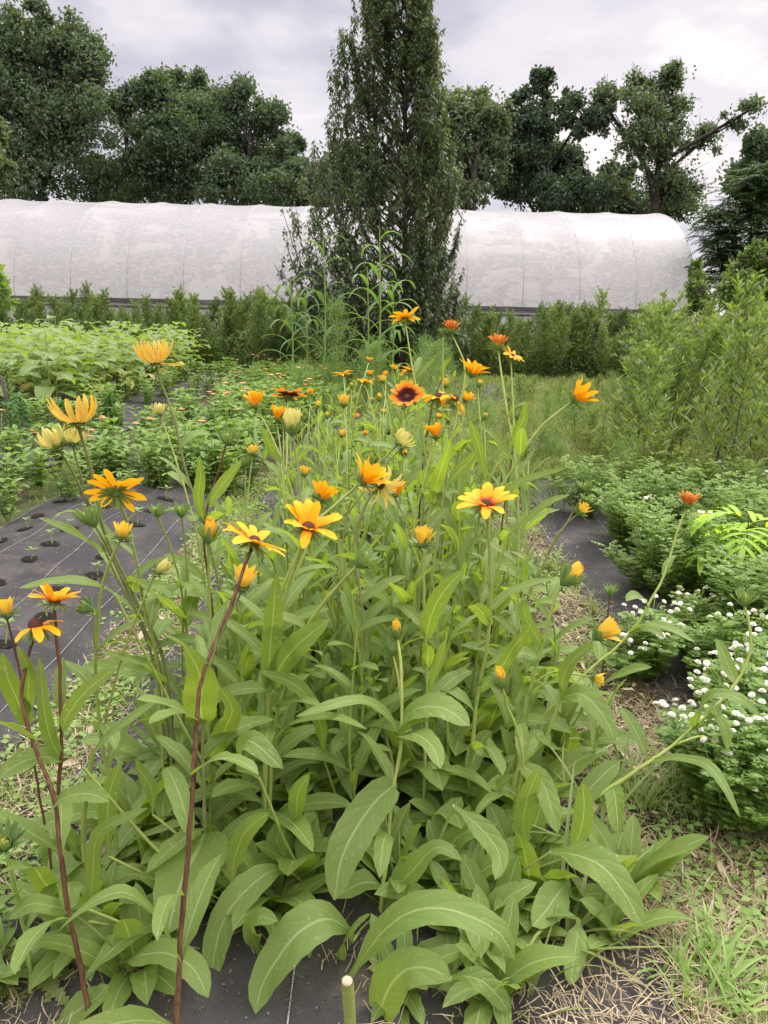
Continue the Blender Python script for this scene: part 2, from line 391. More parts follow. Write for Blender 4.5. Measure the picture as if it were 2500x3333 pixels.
def fabric(label, x0, x1, y0, y1, hump=.03, lines=(), group=None, ragged=0.02):
    nx = max(14, int((x1-x0)/.03)); ny = int((y1-y0)/.05)
    xs = np.linspace(0, 1, nx); ys = np.linspace(y0, y1, ny)
    U, Y = np.meshgrid(xs, ys, indexing='ij')
    X = x0+(x1-x0)*U+ragged*np.sin(Y*2.1+x0*5)*.6
    mb = MB(); mb.add(np.stack([X, Y, fz(X, Y, hump, x0, x1)], -1), gridf(nx, ny))
    o = mb.obj('weed_fabric', MT['fabric']); tag(o, label, 'weed fabric', group)
    for lx in lines:
        ly = np.linspace(y0, y1, int((y1-y0)/.03)); X = lx+.006*np.sin(ly*3)+ragged*np.sin(ly*2.1+x0*5)*.6
        hw = np.full(len(ly), .0011)*(np.sin(ly*900)*.3+1)
        mb = MB(); z = fz(X, ly, hump, x0, x1)+.004
        mb.add(np.stack([np.stack([X-hw, ly, z], 1), np.stack([X+hw, ly, z], 1)], 1), gridf(len(ly), 2)); mb.obj('stripe', MT['thread'], o)
    return o
LF = dict(x0=-1.93, x1=-.93, hump=.055)
lf = fabric('black woven fabric on the left with rows of planting holes and seedlings', -1.93, -.93, 1.35, 11, .055, (-1.9, -1.63, -1.33, -1.03))
fabric('black woven fabric under the row of yellow coneflowers', -.72, .54, .2, 9, .02, (-.70, -.42, -.12, .18, .50))
fabric('black fabric strip on the right disappearing under white daisies', .82, 1.9, 1.95, 12, .03, (.845, 1.15, 1.45))
fabric('grey fabric strip beside the sunflower seedlings', -3.5, -2.35, 3, 14.5, .02, (-2.4, -2.8))
fabric('worn fabric strip far left under the sunflower seedlings', -7.5, -3.6, 6, 14.5, .02)
def hole(x, y, r):
    k = 18; th = np.arange(k)*2*PI/k; rr = r*(1+.13*rng.normal(size=k))*(1+.15*np.sin(th*2+x*40))
    mb = MB(); z = lambda X, Y: fz(X, Y, LF['hump'], LF['x0'], LF['x1'])
    X = x+rr*np.cos(th); Y = y+rr*np.sin(th)*.9; 
    mb.add(np.vstack([np.stack([X, Y, z(X, Y)+.0045], 1), [[x, y, z(x, y)+.0045]]]), None, [[i, (i+1) % k, k] for i in range(k)])
    mb.obj('planting_hole', MT['hole'], lf)
HOLES = []
for ix, hx in enumerate((-1.78, -1.49, -1.19)):
    for iy in range(10):
        hy = 1.95+iy*.235+(.11 if ix % 2 else 0)+random.uniform(-.02, .02); X = hx+random.uniform(-.03, .03)
        HOLES.append((X, hy)); hole(X, hy, random.uniform(.032, .046))

# ------------------------------------------------------------ grass, straw and litter on the ground
def path_points(n, boxes):
    out = []
    for (x0, x1, y0, y1, f) in boxes:
        k = int(n*f); yy = y0+(y1-y0)*rng.random(k)**1.25
        out.append(np.stack([x0+(x1-x0)*rng.random(k), yy], 1))
    return np.concatenate(out)
def clumpy(p, sc, thr):
    v = np.sin(p[:, 0]*sc+1.7*np.sin(p[:, 1]*sc*.7))+np.sin(p[:, 1]*sc*1.3+2*np.sin(p[:, 0]*sc*.9)); return p[v+rng.normal(size=len(p))*.5 > thr]
def blades(mb, p, L, W, lean=.6, z=None):
    n = len(p); az = rng.random(n)*2*PI; le = rng.random(n)*lean
    h = np.stack([np.cos(az), np.sin(az), np.zeros(n)], 1); s = np.stack([-np.sin(az), np.cos(az), np.zeros(n)], 1)
    L = L*(.5+rng.random(n))[:, None]; W = np.full((n, 1), W)*(.6+.8*rng.random((n, 1)))
    b = np.concatenate([p, (gz(p[:, 0], p[:, 1]) if z is None else z)[:, None]], 1)
    up = np.array([0, 0, 1.])
    c1 = b+(up*np.cos(le)[:, None]+h*np.sin(le)[:, None])*L*.5; le2 = le*2.2
    c2 = c1+(up*np.cos(le2)[:, None]+h*np.sin(le2)[:, None])*L*.5
    v = np.stack([b-s*W/2, b+s*W/2, c1+s*W*.4, c1-s*W*.4, c2], 1); i = np.arange(n)[:, None]*5
    mb.add(v.reshape(-1, 3), i+np.array([[0, 1, 2, 3]]), i+np.array([[3, 2, 4]]), np.tile([[0, 0], [1, 0], [1, .5], [0, .5], [.5, 1]], (n, 1)))
mb = MB()
p = path_points(26000, [(-.98, -.62, .7, 5, .32), (-2.3, -1.9, 2.5, 7, .1), (.5, .88, .9, 5.5, .45), (.5, 1.6, .8, 2.1, .45), (-2.6, -1.6, .9, 1.6, .1)])
blades(mb, clumpy(p, 7, -.2), .035, .0028, .9)
tag(mb.obj('lawn_grass', MT['grass']), 'short pale green grass and clover on the paths', 'grass', kind='stuff')
mb = MB()
p = path_points(60000, [(.7, 2.2, 5, 14, .45), (2.2, 7, 6, 15, .4), (-.9, .8, 8, 14, .2)]); p = clumpy(p, 3, -.9)
blades(mb, p[p[:, 1] < 9], .15, .009, .7); blades(mb, p[p[:, 1] >= 9], .08, .010, .8)
tag(mb.obj('meadow_grass', MT['grassdk']), 'taller unmown grass between the beds and the greenhouse', 'grass', kind='stuff')
# clover / small broad weeds
mb = MB(); p = clumpy(path_points(9000, [(-.98, -.6, 1.0, 5, .5), (.5, .85, 1, 5, .25), (.55, 1.7, .85, 2.0, .2), (-2.4, -1.5, .9, 1.9, .2)]), 5, .1)
n = len(p); b = np.concatenate([p, (gz(p[:, 0], p[:, 1])+.008+.02*rng.random(n))[:, None]], 1); az = rng.random(n)*2*PI
rhombs(mb, b, np.stack([np.cos(az), np.sin(az), .25*rng.random(n)], 1), np.tile([[0, 0, 1.]], (n, 1))+rng.normal(size=(n, 3))*.3, .022, .016)
tag(mb.obj('clover_ground_cover', MT['grass']), 'low clover leaves among the path grass', 'ground cover', kind='stuff')
# straw
def straw(mb, p, L, W, z):
    n = len(p); az = rng.random(n)*2*PI; d = np.stack([np.cos(az), np.sin(az), .25*rng.normal(size=n)], 1); s = np.stack([-np.sin(az), np.cos(az), 0*az], 1)
    L = (L*(.3+1.2*rng.random(n)))[:, None]; W = (W*(.6+rng.random(n)))[:, None]
    b = np.concatenate([p, z[:, None]], 1); e = b+d*L; mid = (b+e)/2+rng.normal(size=(n, 3))*L*.07; e[:, 2] = np.maximum(e[:, 2], z+.002); mid[:, 2] = np.maximum(mid[:, 2], z+.004)
    v = np.stack([b-s*W/2, b+s*W/2, mid+s*W/2, mid-s*W/2, e+s*W/3, e-s*W/3], 1); i = np.arange(n)[:, None]*6
    mb.add(v.reshape(-1, 3), np.concatenate([i+np.array([[0, 1, 2, 3]]), i+np.array([[3, 2, 4, 5]])]))
mb = MB(); p = clumpy(path_points(22000, [(-.98, -.66, .8, 4, .22), (.50, .86, .9, 4.5, .4), (.5, 1.6, .8, 2.0, .6)]), 6, -.9)
straw(mb, p, .05, .0018, gz(p[:, 0], p[:, 1])+.004+.012*rng.random(len(p)))
p = clumpy(path_points(7000, [(-.7, .55, .85, 2.5, .5), (.15, .6, .8, 1.6, .35), (.82, 1.5, 1.9, 4.5, .4)]), 6, .1)
straw(mb, p, .035, .0014, fz(p[:, 0], p[:, 1], .02, -.72, .54)+.006+.01*rng.random(len(p)))
p = clumpy(path_points(900, [(-1.9, -.95, 1.5, 4.5, 1)]), 5, .2); straw(mb, p, .022, .0012, fz(p[:, 0], p[:, 1], .055, -1.93, -.93)+.006)
tag(mb.obj('straw_mulch', MT['straw2']), 'dry brown straw and stalks strewn over paths and fabric', 'straw', kind='stuff')
# crumbs of soil and chopped litter
mb = MB(); p = path_points(9000, [(-.75, .6, .85, 3, .45), (.45, 1.6, .85, 3, .35), (-1.9, -.95, 1.6, 5, .12), (.82, 1.7, 2, 5, .2)]); n = len(p)
onl = p[:, 0] < -.93; z = np.where(onl, fz(p[:, 0], p[:, 1], .055, -1.93, -.93), fz(p[:, 0], p[:, 1], .03, .82, 1.9)*(p[:, 0] > .82)+fz(p[:, 0], p[:, 1], .02, -.72, .54)*(p[:, 0] <= .82))+.003
rhombs(mb, np.c_[p, z], rdir(n, .2), rdir(n, .6), .004+.008*rng.random(n)**3, .004, .5)
tag(mb.obj('soil_crumbs', MT['crumb']), 'dark soil crumbs and chopped litter on fabric and paths', 'soil crumbs', kind='stuff')
# withered leaves
mb = MB()
for i in range(150):
    x, y = random.uniform(.45, 1.5), random.uniform(.9, 2.6)
    if random.random() < .3: x, y = random.uniform(-.95, -.6), random.uniform(1, 2.6)
    if random.random() < .15: x = random.uniform(-.5, .5)
    blade(mb, (x, y, .02), random.random()*6.3, .2, random.uniform(.03, .08), random.uniform(.012, .028), .9, 'sess', 6, 3, .5, .5, random.uniform(-.6, .6))
tag(mb.obj('dry_leaf_litter', MT['dry']), 'curled withered leaves lying on the path', 'leaf litter', kind='stuff')

# ------------------------------------------------------------ high tunnel greenhouse
GX1 = P(2085/S, 708/S, 21.6)[0]; SP = 1.24; NH = 17; GXL = GX1-SP*NH
A = 4.2; YC = 21.5; ZH = 1.28; ZR = 3.72
gh = empty('high_tunnel_greenhouse', ((GX1+GXL)/2, YC, 0)); tag(gh, 'long white plastic covered high tunnel greenhouse behind the weeds', 'greenhouse')
GO = np.array([(GX1+GXL)/2, YC, 0])
def arch(t, sag=0.):      # t 0..1 front hip -> back hip
    a = PI*np.asarray(t, float); return YC-A*np.sign(np.cos(a))*np.abs(np.cos(a))**.92, ZH+(ZR-ZH-sag)*np.sin(a)**.88
nt = 41; nseg = 8; nx = NH*nseg+1
ts = np.linspace(0, 1, nt); xs = np.linspace(GXL, GX1, nx)
V = np.zeros((nx, nt, 3))
for i, x in enumerate(xs):
    ph = (i % nseg)/nseg; sag = .036*math.sin(PI*ph)**.8
    yy, z = arch(ts); f = np.sin(PI*ts)
    V[i, :, 0] = x; V[i, :, 1] = yy+sag*np.cos(PI*ts)*.9; V[i, :, 2] = z-sag*f
mb = MB(); mb.add(V-GO, gridf(nx, nt), None, np.stack(np.meshgrid(np.linspace(0, NH, nx), ts, indexing='ij'), -1))
def plastic(name, patchy=True):
    m = Mat(name); t = m.node('ShaderNodeTexCoord')
    v = t.outputs['Object']
    a = m.noise(.75, 7, .62, vec=v, sc3=(.75, 1, 1.0), dist=1.0); b = m.noise(2.0, 8, .6, vec=v, sc3=(.45, 1, 2.6), dist=2.0)
    wv = m.noise(5, 4, .6, vec=v, sc3=(.22, 1.2, 2.2), dist=3)
    pa = m.ramp(m.math('ADD', m.math('MULTIPLY', a, .75), m.math('MULTIPLY', b, .25)), .515, .54)
    st = m.ramp(wv, .54, .62)
    ln = m.noise(1.6, 5, .55, vec=v, sc3=(.8, 1, 1.5), dist=3.5); ln2 = m.noise(2.6, 4, .5, vec=v, sc3=(.6, 1, 2.0), dist=2.5)
    wl_ = m.math('MAXIMUM', m.ramp(m.math('ABSOLUTE', m.math('SUBTRACT', ln, .5)), .010, .028, .9, 0.), m.ramp(m.math('ABSOLUTE', m.math('SUBTRACT', ln2, .47)), .008, .024, .7, 0.))
    f = m.math('MAXIMUM', m.math('MULTIPLY', pa, .8), m.math('MAXIMUM', m.math('MULTIPLY', st, .25), wl_))
    f = m.math('MULTIPLY', f, 1.0 if patchy else .3)
    base = m.mix(m.noise(.5, 4, .6, vec=v), (.61, .605, .605), (.67, .66, .655))
    c = m.mix(f, base, (.82, .80, .785))
    c = m.mix(m.ramp(m.noise(14, 6, .7, vec=v, sc3=(1, 1, .3)), .58, .8, 0, .3), c, (.30, .29, .27))
    m.base(c, .35, .5); m.bump(m.math('ADD', wl_, a), .3, .03)
    tr = m.node('ShaderNodeBsdfTranslucent'); m.l.new(c, tr.inputs[0]); ms = m.node('ShaderNodeMixShader'); ms.inputs[0].default_value = .6
    m.l.new(m.p.outputs[0], ms.inputs[1]); m.l.new(tr.outputs[0], ms.inputs[2]); m.l.new(ms.outputs[0], m.out.inputs[0])
    return m.m
MT['plastic'] = plastic('greenhouse_plastic'); MT['plastic2'] = plastic('greenhouse_side_plastic', False)
MT['steel'] = plain('galvanised_hoop', (.34, .34, .34), (.42, .42, .42), .8, 8)
MT['board'] = plain('hip_board', (.05, .05, .055), (.16, .15, .14), .8, 12, .005, sc3=(.2, 1, 3))
mb.obj('plastic_cover', MT['plastic'], gh)
tt = np.linspace(0, 1, 33); ya, za = arch(tt)
for k in range(NH+1):
    x = GXL+k*SP
    mb = MB(); off = .02   # hoop pushes the film out from the inside, seen as a pale rib
    yo = YC+(ya-YC)*.9985; zo = ZH+(za-ZH)*.998
    path = np.concatenate([[[x, YC-A*1.004, 0]], np.stack([np.full(33, x), yo, zo], 1), [[x, YC+A*1.004, 0]]])-GO
    tube(mb, path, .012, 6); mb.obj('hoop', MT['steel'], gh)
for s, nm in ((-1, 'hip_board'), (1, 'hip_board')):
    mb = MB(); y = YC+s*(A+.04)
    bx = np.array([[GXL, y-.02, ZH-.10], [GX1, y-.02, ZH-.10], [GX1, y+.02, ZH-.10], [GXL, y+.02, ZH-.10], [GXL, y-.02, ZH+.01], [GX1, y-.02, ZH+.01], [GX1, y+.02, ZH+.01], [GXL, y+.02, ZH+.01]])-GO
    mb.add(bx, [[0, 1, 5, 4], [1, 2, 6, 5], [2, 3, 7, 6], [3, 0, 4, 7], [4, 5, 6, 7], [3, 2, 1, 0]]); mb.obj(nm, MT['board'], gh, False)
    mb = MB(); tube(mb, np.array([[GXL, y-.03*s*-1, ZH-.16], [GX1, y-.03*s*-1, ZH-.16]])-GO, .03); mb.obj('roll_bar', MT['board'], gh)
    mb = MB(); xs2 = np.linspace(GXL, GX1, 120); zs = np.linspace(.05, ZH-.11, 6)
    XX, ZZ = np.meshgrid(xs2, zs, indexing='ij'); mb.add(np.stack([XX, y+.03*np.sin(XX*5), ZZ], -1)-GO, gridf(120, 6)); mb.obj('roll_up_side', MT['plastic2'], gh)
for x in (GXL+.03, GX1-.03):
    mb = MB(); ye, ze = arch(np.linspace(0, 1, 31)); ye = YC+(ye-YC)*.99; ze = ZH+(ze-ZH)*.985
    pts = [[x, YC-A*.99, 0]]+[[x, a_, b_] for a_, b_ in zip(ye, ze)]+[[x, YC+A*.99, 0]]
    pts = np.array(pts+[[x, YC, 1.2]])-GO; k = len(pts)-1
    mb.add(pts, None, [[i, (i+1) % k, k] for i in range(k)]); mb.obj('end_wall', MT['plastic2'], gh, False)
    mb = MB()
    for yy in (YC-1.2, YC+1.2): tube(mb, np.array([[x, yy, 0], [x, yy, 3.3]])-GO, .03, 4)
    tube(mb, np.array([[x, YC-1.2, 2.1], [x, YC+1.2, 2.1]])-GO, .03, 4)
    mb.obj('door_frame', MT['steel'], gh)

# ------------------------------------------------------------ background trees
def tree(name, label, d, blobs, nleaf, lsz, mat, bark='barkdk', dens=1.0, clumps=9, cat='tree', droop=0., trunkx=None, group=None, sub=.30, twigs=0, tr_=None):
    xs = [b[0] for b in blobs]; cx = trunkx if trunkx is not None else np.mean(xs)
    base = P(cx, 440, d); base[2] = 0
    root = empty(name, base); tag(root, label, cat, group)
    pc = S/FPX*d      # metres per photo unit
    tot = sum(b[2]*b[3] for b in blobs); mb = MB(); br = MB()
    fork = base+np.array([0, 0, 1.8]); top = max(P(b[0], b[1], d)[2] for b in blobs)
    tr = [base*[1, 1, 0], base+[.1, 0, top*.3], base+[-.1, .1, top*.62], base+[.1, .1, top*.9]]
    tp = smooth_path(tr, 14); tube(br, tp-base, np.linspace(1, .2, 14)*(tr_ or .3), 7)
    for (bx, by, rx, ry) in blobs:
        rx, ry = rx*1.12, ry*1.06; c = P(bx, by, d)+np.array([0, rng.normal()*d/36, 0]); R3 = np.array([rx*pc, max(rx, ry)*pc*.8, ry*pc])
        ncl = max(4, int(2.2*clumps*(rx*ry)/(70*70)*dens)); allot = nleaf*(rx*ry)/tot; share0 = allot*.80/ncl; k_ = int(allot*.07)
        pf = c+rdir(k_)*R3*(rng.random((k_, 1))**.5)*1.02; rhombs(mb, pf-base, rdir(k_, -.3), rdir(k_, .3), lsz*(.7+.6*rng.random(k_)), lsz*.6)
        # limb from the trunk towards this bough
        zt = np.clip(c[2]-R3[2]*1.1-abs(c[0]-base[0])*.5, top*.12, top*.8); j = np.argmin(np.abs(tp[:, 2]-zt)); s0 = tp[j]
        limb = smooth_path([s0, s0*.5+c*.5+[0, 0, .1*R3[2]], c+[0, 0, R3[2]*.2]], 8); tube(br, limb-base, np.linspace(.33, .1, 8)*(tr_ or .3), 5)
        for q in range(ncl):
            dv = rdir(1, .15)[0]; r = .15+.8*random.random()**.6; cc = c+dv*R3*r
            tube(br, smooth_path([limb[random.randrange(3, 8)], (c+cc)/2, cc], 4)-base, np.array([.13, .1, .06, .02])*(tr_ or .3), 4)
            rs = sub*np.mean(R3)*random.choice((.35, .5, .65, .8, 1.1)); share = int(share0*(rs/(sub*np.mean(R3))/.68)**1.3)
            g = rdir(share)*np.array([rs, rs, rs*.8])*1.35*rng.random((share, 1))**.5+rng.normal(size=(share, 3))*rs*.3
            pp = cc+g; dd = rdir(share, -.25-droop); nn = rdir(share, .35)
            rhombs(mb, pp-base, dd, nn, lsz*(.7+.7*rng.random(share)), lsz*.62)
            for w_ in range(twigs):
                e = cc+rdir(1, .5)[0]*rs*2.2; tube(br, smooth_path([cc, (cc+e)/2+rng.normal(size=3)*.1, e], 3)-base, [.014, .01, .005], 3)
    br.obj('trunk', MT[bark], root); mb.obj('crown', MT[mat], root)
    return root
tree('broadleaf_tree', 'tall dark green tree at the far left behind the greenhouse', 33, [(60, 110, 95, 75), (150, 120, 65, 70), (195, 190, 50, 60), (50, 240, 100, 80), (170, 280, 85, 75), (60, 370, 110, 75), (205, 395, 80, 60), (-60, 200, 90, 130), (20, 80, 40, 45), (95, 60, 30, 30)], 42000, .165, 'tree', clumps=11)
tree('broadleaf_tree', 'narrower tree in the dip between two large leafy trees', 37, [(285, 225, 38, 45), (300, 310, 55, 60), (285, 400, 75, 55), (240, 250, 25, 35)], 15000, .165, 'tree_dark')
tree('broadleaf_tree', 'round topped tree with the taller crown left of centre', 35, [(380, 180, 58, 48), (350, 230, 45, 50), (400, 260, 60, 60), (365, 340, 75, 60), (380, 410, 85, 45)], 24000, .165, 'tree', clumps=11)
tree('broadleaf_tree', 'broad spreading tree beside the pear with low right lobe', 34, [(490, 215, 55, 45), (555, 250, 42, 48), (520, 310, 85, 60), (620, 300, 32, 38), (605, 365, 50, 45), (530, 405, 100, 50), (455, 290, 40, 60)], 28000, .165, 'tree', clumps=11)
tree('broadleaf_tree', 'pale feathery tree just right of the pear', 30, [(1035, 205, 50, 35), (1070, 240, 45, 40), (1030, 290, 60, 60), (1000, 370, 60, 60), (1070, 350, 40, 45), (980, 250, 40, 60), (1000, 420, 60, 35)], 22000, .15, 'tree_pale', clumps=11, twigs=1)
tree('broadleaf_tree', 'dense dark lobed tree behind the right half of greenhouse', 33, [(1160, 200, 28, 28), (1200, 205, 22, 32), (1115, 250, 34, 40), (1150, 250, 50, 45), (1235, 280, 38, 45), (1130, 320, 60, 50), (1200, 350, 75, 50), (1250, 370, 30, 55), (1110, 400, 45, 50), (1200, 430, 80, 35), (1222, 225, 22, 30)], 42000, .165, 'tree_dark', clumps=13)
tree('broadleaf_tree', 'airy half bare tree with thin twigs on the right', 31, [(1400, 170, 38, 28), (1465, 160, 38, 25), (1440, 200, 55, 40), (1330, 205, 42, 25), (1300, 250, 25, 40), (1380, 240, 45, 40), (1460, 230, 40, 50), (1440, 320, 60, 55), (1570, 270, 45, 22), (1530, 300, 45, 35), (1350, 310, 40, 60), (1350, 400, 60, 40), (1450, 410, 80, 45)], 13500, .15, 'tree', clumps=9, dens=1.4, sub=.34, twigs=7)
tree('broadleaf_tree', 'rounded dark tree cut off by the right edge', 30, [(1650, 330, 45, 45), (1620, 370, 40, 40), (1660, 400, 60, 60)], 12000, .18, 'tree')
tree('broadleaf_tree', 'low dark tree filling the gap behind the pear', 38, [(690, 400, 70, 50), (620, 425, 70, 35), (780, 400, 80, 60), (900, 400, 80, 60)], 16000, .2, 'tree_dark')
tree('broadleaf_tree', 'low understory tree below the airy half bare tree', 36, [(1400, 455, 110, 35), (1290, 430, 50, 35), (1330, 380, 35, 40)], 14000, .2, 'tree_dark')
# sumac thicket
def pinnate(mb, base, az, el, L, npair, ll, lw, bend=.9, curve=True):
    t = np.linspace(.12, 1, npair); e = el-bend*t; d = np.stack([np.cos(az)*np.cos(e), np.sin(az)*np.cos(e), np.sin(e)], 1)
    c = np.asarray(base)+np.cumsum(d, 0)*L/npair; s = np.array([-math.sin(az), math.cos(az), 0])
    for sg in (-1, 1):
        dd = nrm(s*sg+d*.35+np.array([0, 0, -.35])); rhombs(mb, c, dd, np.tile([[0, 0, 1.]], (npair, 1)), ll*(1-.5*np.abs(t-.5)), lw)
    rhombs(mb, c[-1:], d[-1:], [[0, 0, 1.]], ll, lw)
def sumac(label, d, blobs, n):
    cx = np.mean([b[0] for b in blobs]); base = P(cx, 600, d); base[2] = 0; root = empty('sumac_thicket', base); tag(root, label, 'shrub')
    mb = MB(); br = MB(); tot = sum(b[2]*b[3] for b in blobs); pc = S/FPX*d
    for (bx, by, rx, ry) in blobs:
        c = P(bx, by, d)
        tube(br, smooth_path([base+rng.normal(size=3)*[.3, .3, 0], (base+c)/2+[.1, 0, .2], c], 8)-base, np.linspace(.06, .02, 8), 5)
        for q in range(int(n*rx*ry/tot)):
            dv = rdir(1, .25)[0]; cc = c+dv*np.array([rx*pc, rx*pc, ry*pc])*random.uniform(.55, 1)
            for w_ in range(6): pinnate(mb, cc-base, random.random()*6.3, random.uniform(0, .9), random.uniform(.28, .42), 8, .11, .032)
    br.obj('trunk', MT['bark'], root); mb.obj('crown', MT['sumac'], root)
sumac('dark sumac thicket with drooping feathered leaves at right edge', 17, [(1625, 430, 55, 45), (1650, 400, 50, 45), (1580, 480, 55, 45), (1630, 510, 60, 60), (1548, 520, 38, 40), (1605, 570, 60, 50), (1660, 570, 50, 70), (1560, 590, 30, 55)], 300)
tree('leafy_shrub', 'yellowish green shrub at the right corner of the greenhouse', 11, [(1520, 650, 20, 42), (1575, 630, 36, 45), (1630, 600, 36, 55), (1622, 545, 18, 25), (1650, 660, 40, 45), (1535, 595, 12, 30)], 7000, .075, 'shrub', 'bark', cat='shrub', clumps=26, twigs=2, tr_=.04)
tree('leafy_shrub', 'pale leafy bough reaching in at the left edge above the greenhouse', 14, [(-6, 285, 24, 26), (-2, 330, 32, 28), (-4, 372, 36, 22)], 4200, .09, 'tree_pale', 'bark', cat='tree', clumps=16, trunkx=-90, tr_=.1)
tree('maple_sapling', 'bright lobed leaves of a sapling at the left edge', 6, [(2, 610, 24, 26), (-5, 650, 16, 20), (-25, 560, 26, 26)], 420, .075, 'zinnia', 'bark', cat='sapling', clumps=20, trunkx=-60, tr_=.02)

# ------------------------------------------------------------ columnar pear tree
def pear():
    d = 12.5; base = G(868, 830); base = P(868, 700, d); base[2] = 0
    root = empty('columnar_pear_tree', base); tag(root, 'columnar pear tree with drooping dark leaves in front of the greenhouse', 'tree')
    br = MB(); mb = MB(); top = 6.6
    tp = smooth_path([[0, 0, 0], [.03, 0, 1.5], [-.03, .02, 3.5], [.02, 0, top]], 24); tube(br, tp, np.linspace(.065, .010, 24), 7)
    # left / right silhouette (photo units at given heights)
    ys = [-120, 0, 100, 200, 300, 400, 480, 560, 650, 700]; lo = [800, 762, 716, 685, 662, 628, 590, 575, 575, 620]; hi = [880, 925, 965, 975, 980, 1020, 1005, 965, 1000, 1030]
    def lim(z):
        f = np.interp(z, [P(868, y, d)[2] for y in ys[::-1]], ys[::-1]); return P(np.interp(f, ys, lo), f, d)[0]-base[0], P(np.interp(f, ys, hi), f, d)[0]-base[0]
    nb = 250
    for i in range(nb):
        z1 = .55+(top-.75)*((i+.5)/nb)**.95+random.uniform(-.1, .1); l, r = lim(z1); az = i*2.399
        ca = math.cos(az); ext = (r if ca > 0 else -l)*abs(ca); dep = .5*(r-l)*.75*math.sin(az)
        k = random.uniform(.72, 1.0) if i % 3 else random.uniform(.35, .7)
        ext = (r if ca > 0 else -l)*abs(ca)**.55; end = np.array([math.copysign(ext, ca)*k, dep*k, z1])
        z0 = max(.35, z1-.75-1.1*math.hypot(end[0], end[1])*.6)
        if z1 < 1.7: z0 = max(.35, z1-.5)
        st = np.array([np.interp(z0, tp[:, 2], tp[:, 0]), 0, z0])
        pa = smooth_path([st, st*.4+end*.6+np.array([end[0]*.22, end[1]*.22, -.12]), end], 12)
        tube(br, pa, np.linspace(.018, .004, 12), 4)
        for q in range(4):      # side shoots, all rising
            j = random.randrange(5, 11); e = pa[j]+np.array([random.gauss(0, .13), random.gauss(0, .13), random.uniform(.18, .42)])
            sp_ = smooth_path([pa[j], (pa[j]+e)/2, e], 5); tube(br, sp_, np.linspace(.006, .003, 5), 3)
            n = 34; u = rng.random(n); c = np.stack([np.interp(u*4, range(5), sp_[:, a]) for a in range(3)], 1)+rng.normal(size=(n, 3))*.012
            h = rng.random(n)*2*PI; hd = np.stack([np.cos(h), np.sin(h), -.55-.5*rng.random(n)], 1)
            rhombs(mb, c, hd, np.stack([np.cos(h)*.6, np.sin(h)*.6, np.ones(n)], 1), .07+.035*rng.random(n), .032, .1)
        n = 46; u = .3+.7*rng.random(n); c = np.stack([np.interp(u*11, range(12), pa[:, a]) for a in range(3)], 1)+rng.normal(size=(n, 3))*.035
        h = rng.random(n)*2*PI; hd = np.stack([np.cos(h), np.sin(h), -.6-.5*rng.random(n)], 1)
        rhombs(mb, c, hd, np.stack([np.cos(h)*.6, np.sin(h)*.6, np.ones(n)], 1), .07+.035*rng.random(n), .034, .1)
    for i in range(850):     # upright shoots filling the column
        z = .6+5.7*rng.random()**1.6; l, r = lim(z); az = rng.random()*2*PI; q = rng.random()**.5*.9; hx = (r if math.cos(az) > 0 else l)*abs(math.cos(az))*q; hy = (r-l)*.4*math.sin(az)*q
        e = np.array([hx*.93, hy, z]); h_ = .22+.3*rng.random(); u = rng.random(26); c = e+np.stack([.05*u*hx, .05*u*hy, u*h_], 1)+rng.normal(size=(26, 3))*.018
        tube(br, [e, e+[.02*hx, 0, h_*.5], e+[.05*hx, .05*hy, h_]], [.005, .004, .002], 3)
        h = rng.random(26)*2*PI; hd = np.stack([np.cos(h), np.sin(h), -.5-.6*rng.random(26)], 1)
        rhombs(mb, c, hd, np.stack([np.cos(h)*.6, np.sin(h)*.6, np.ones(26)], 1), .065+.035*rng.random(26), .032, .1)
    br.obj('trunk', MT['bark'], root); mb.obj('crown', MT['pear'], root)
pear()

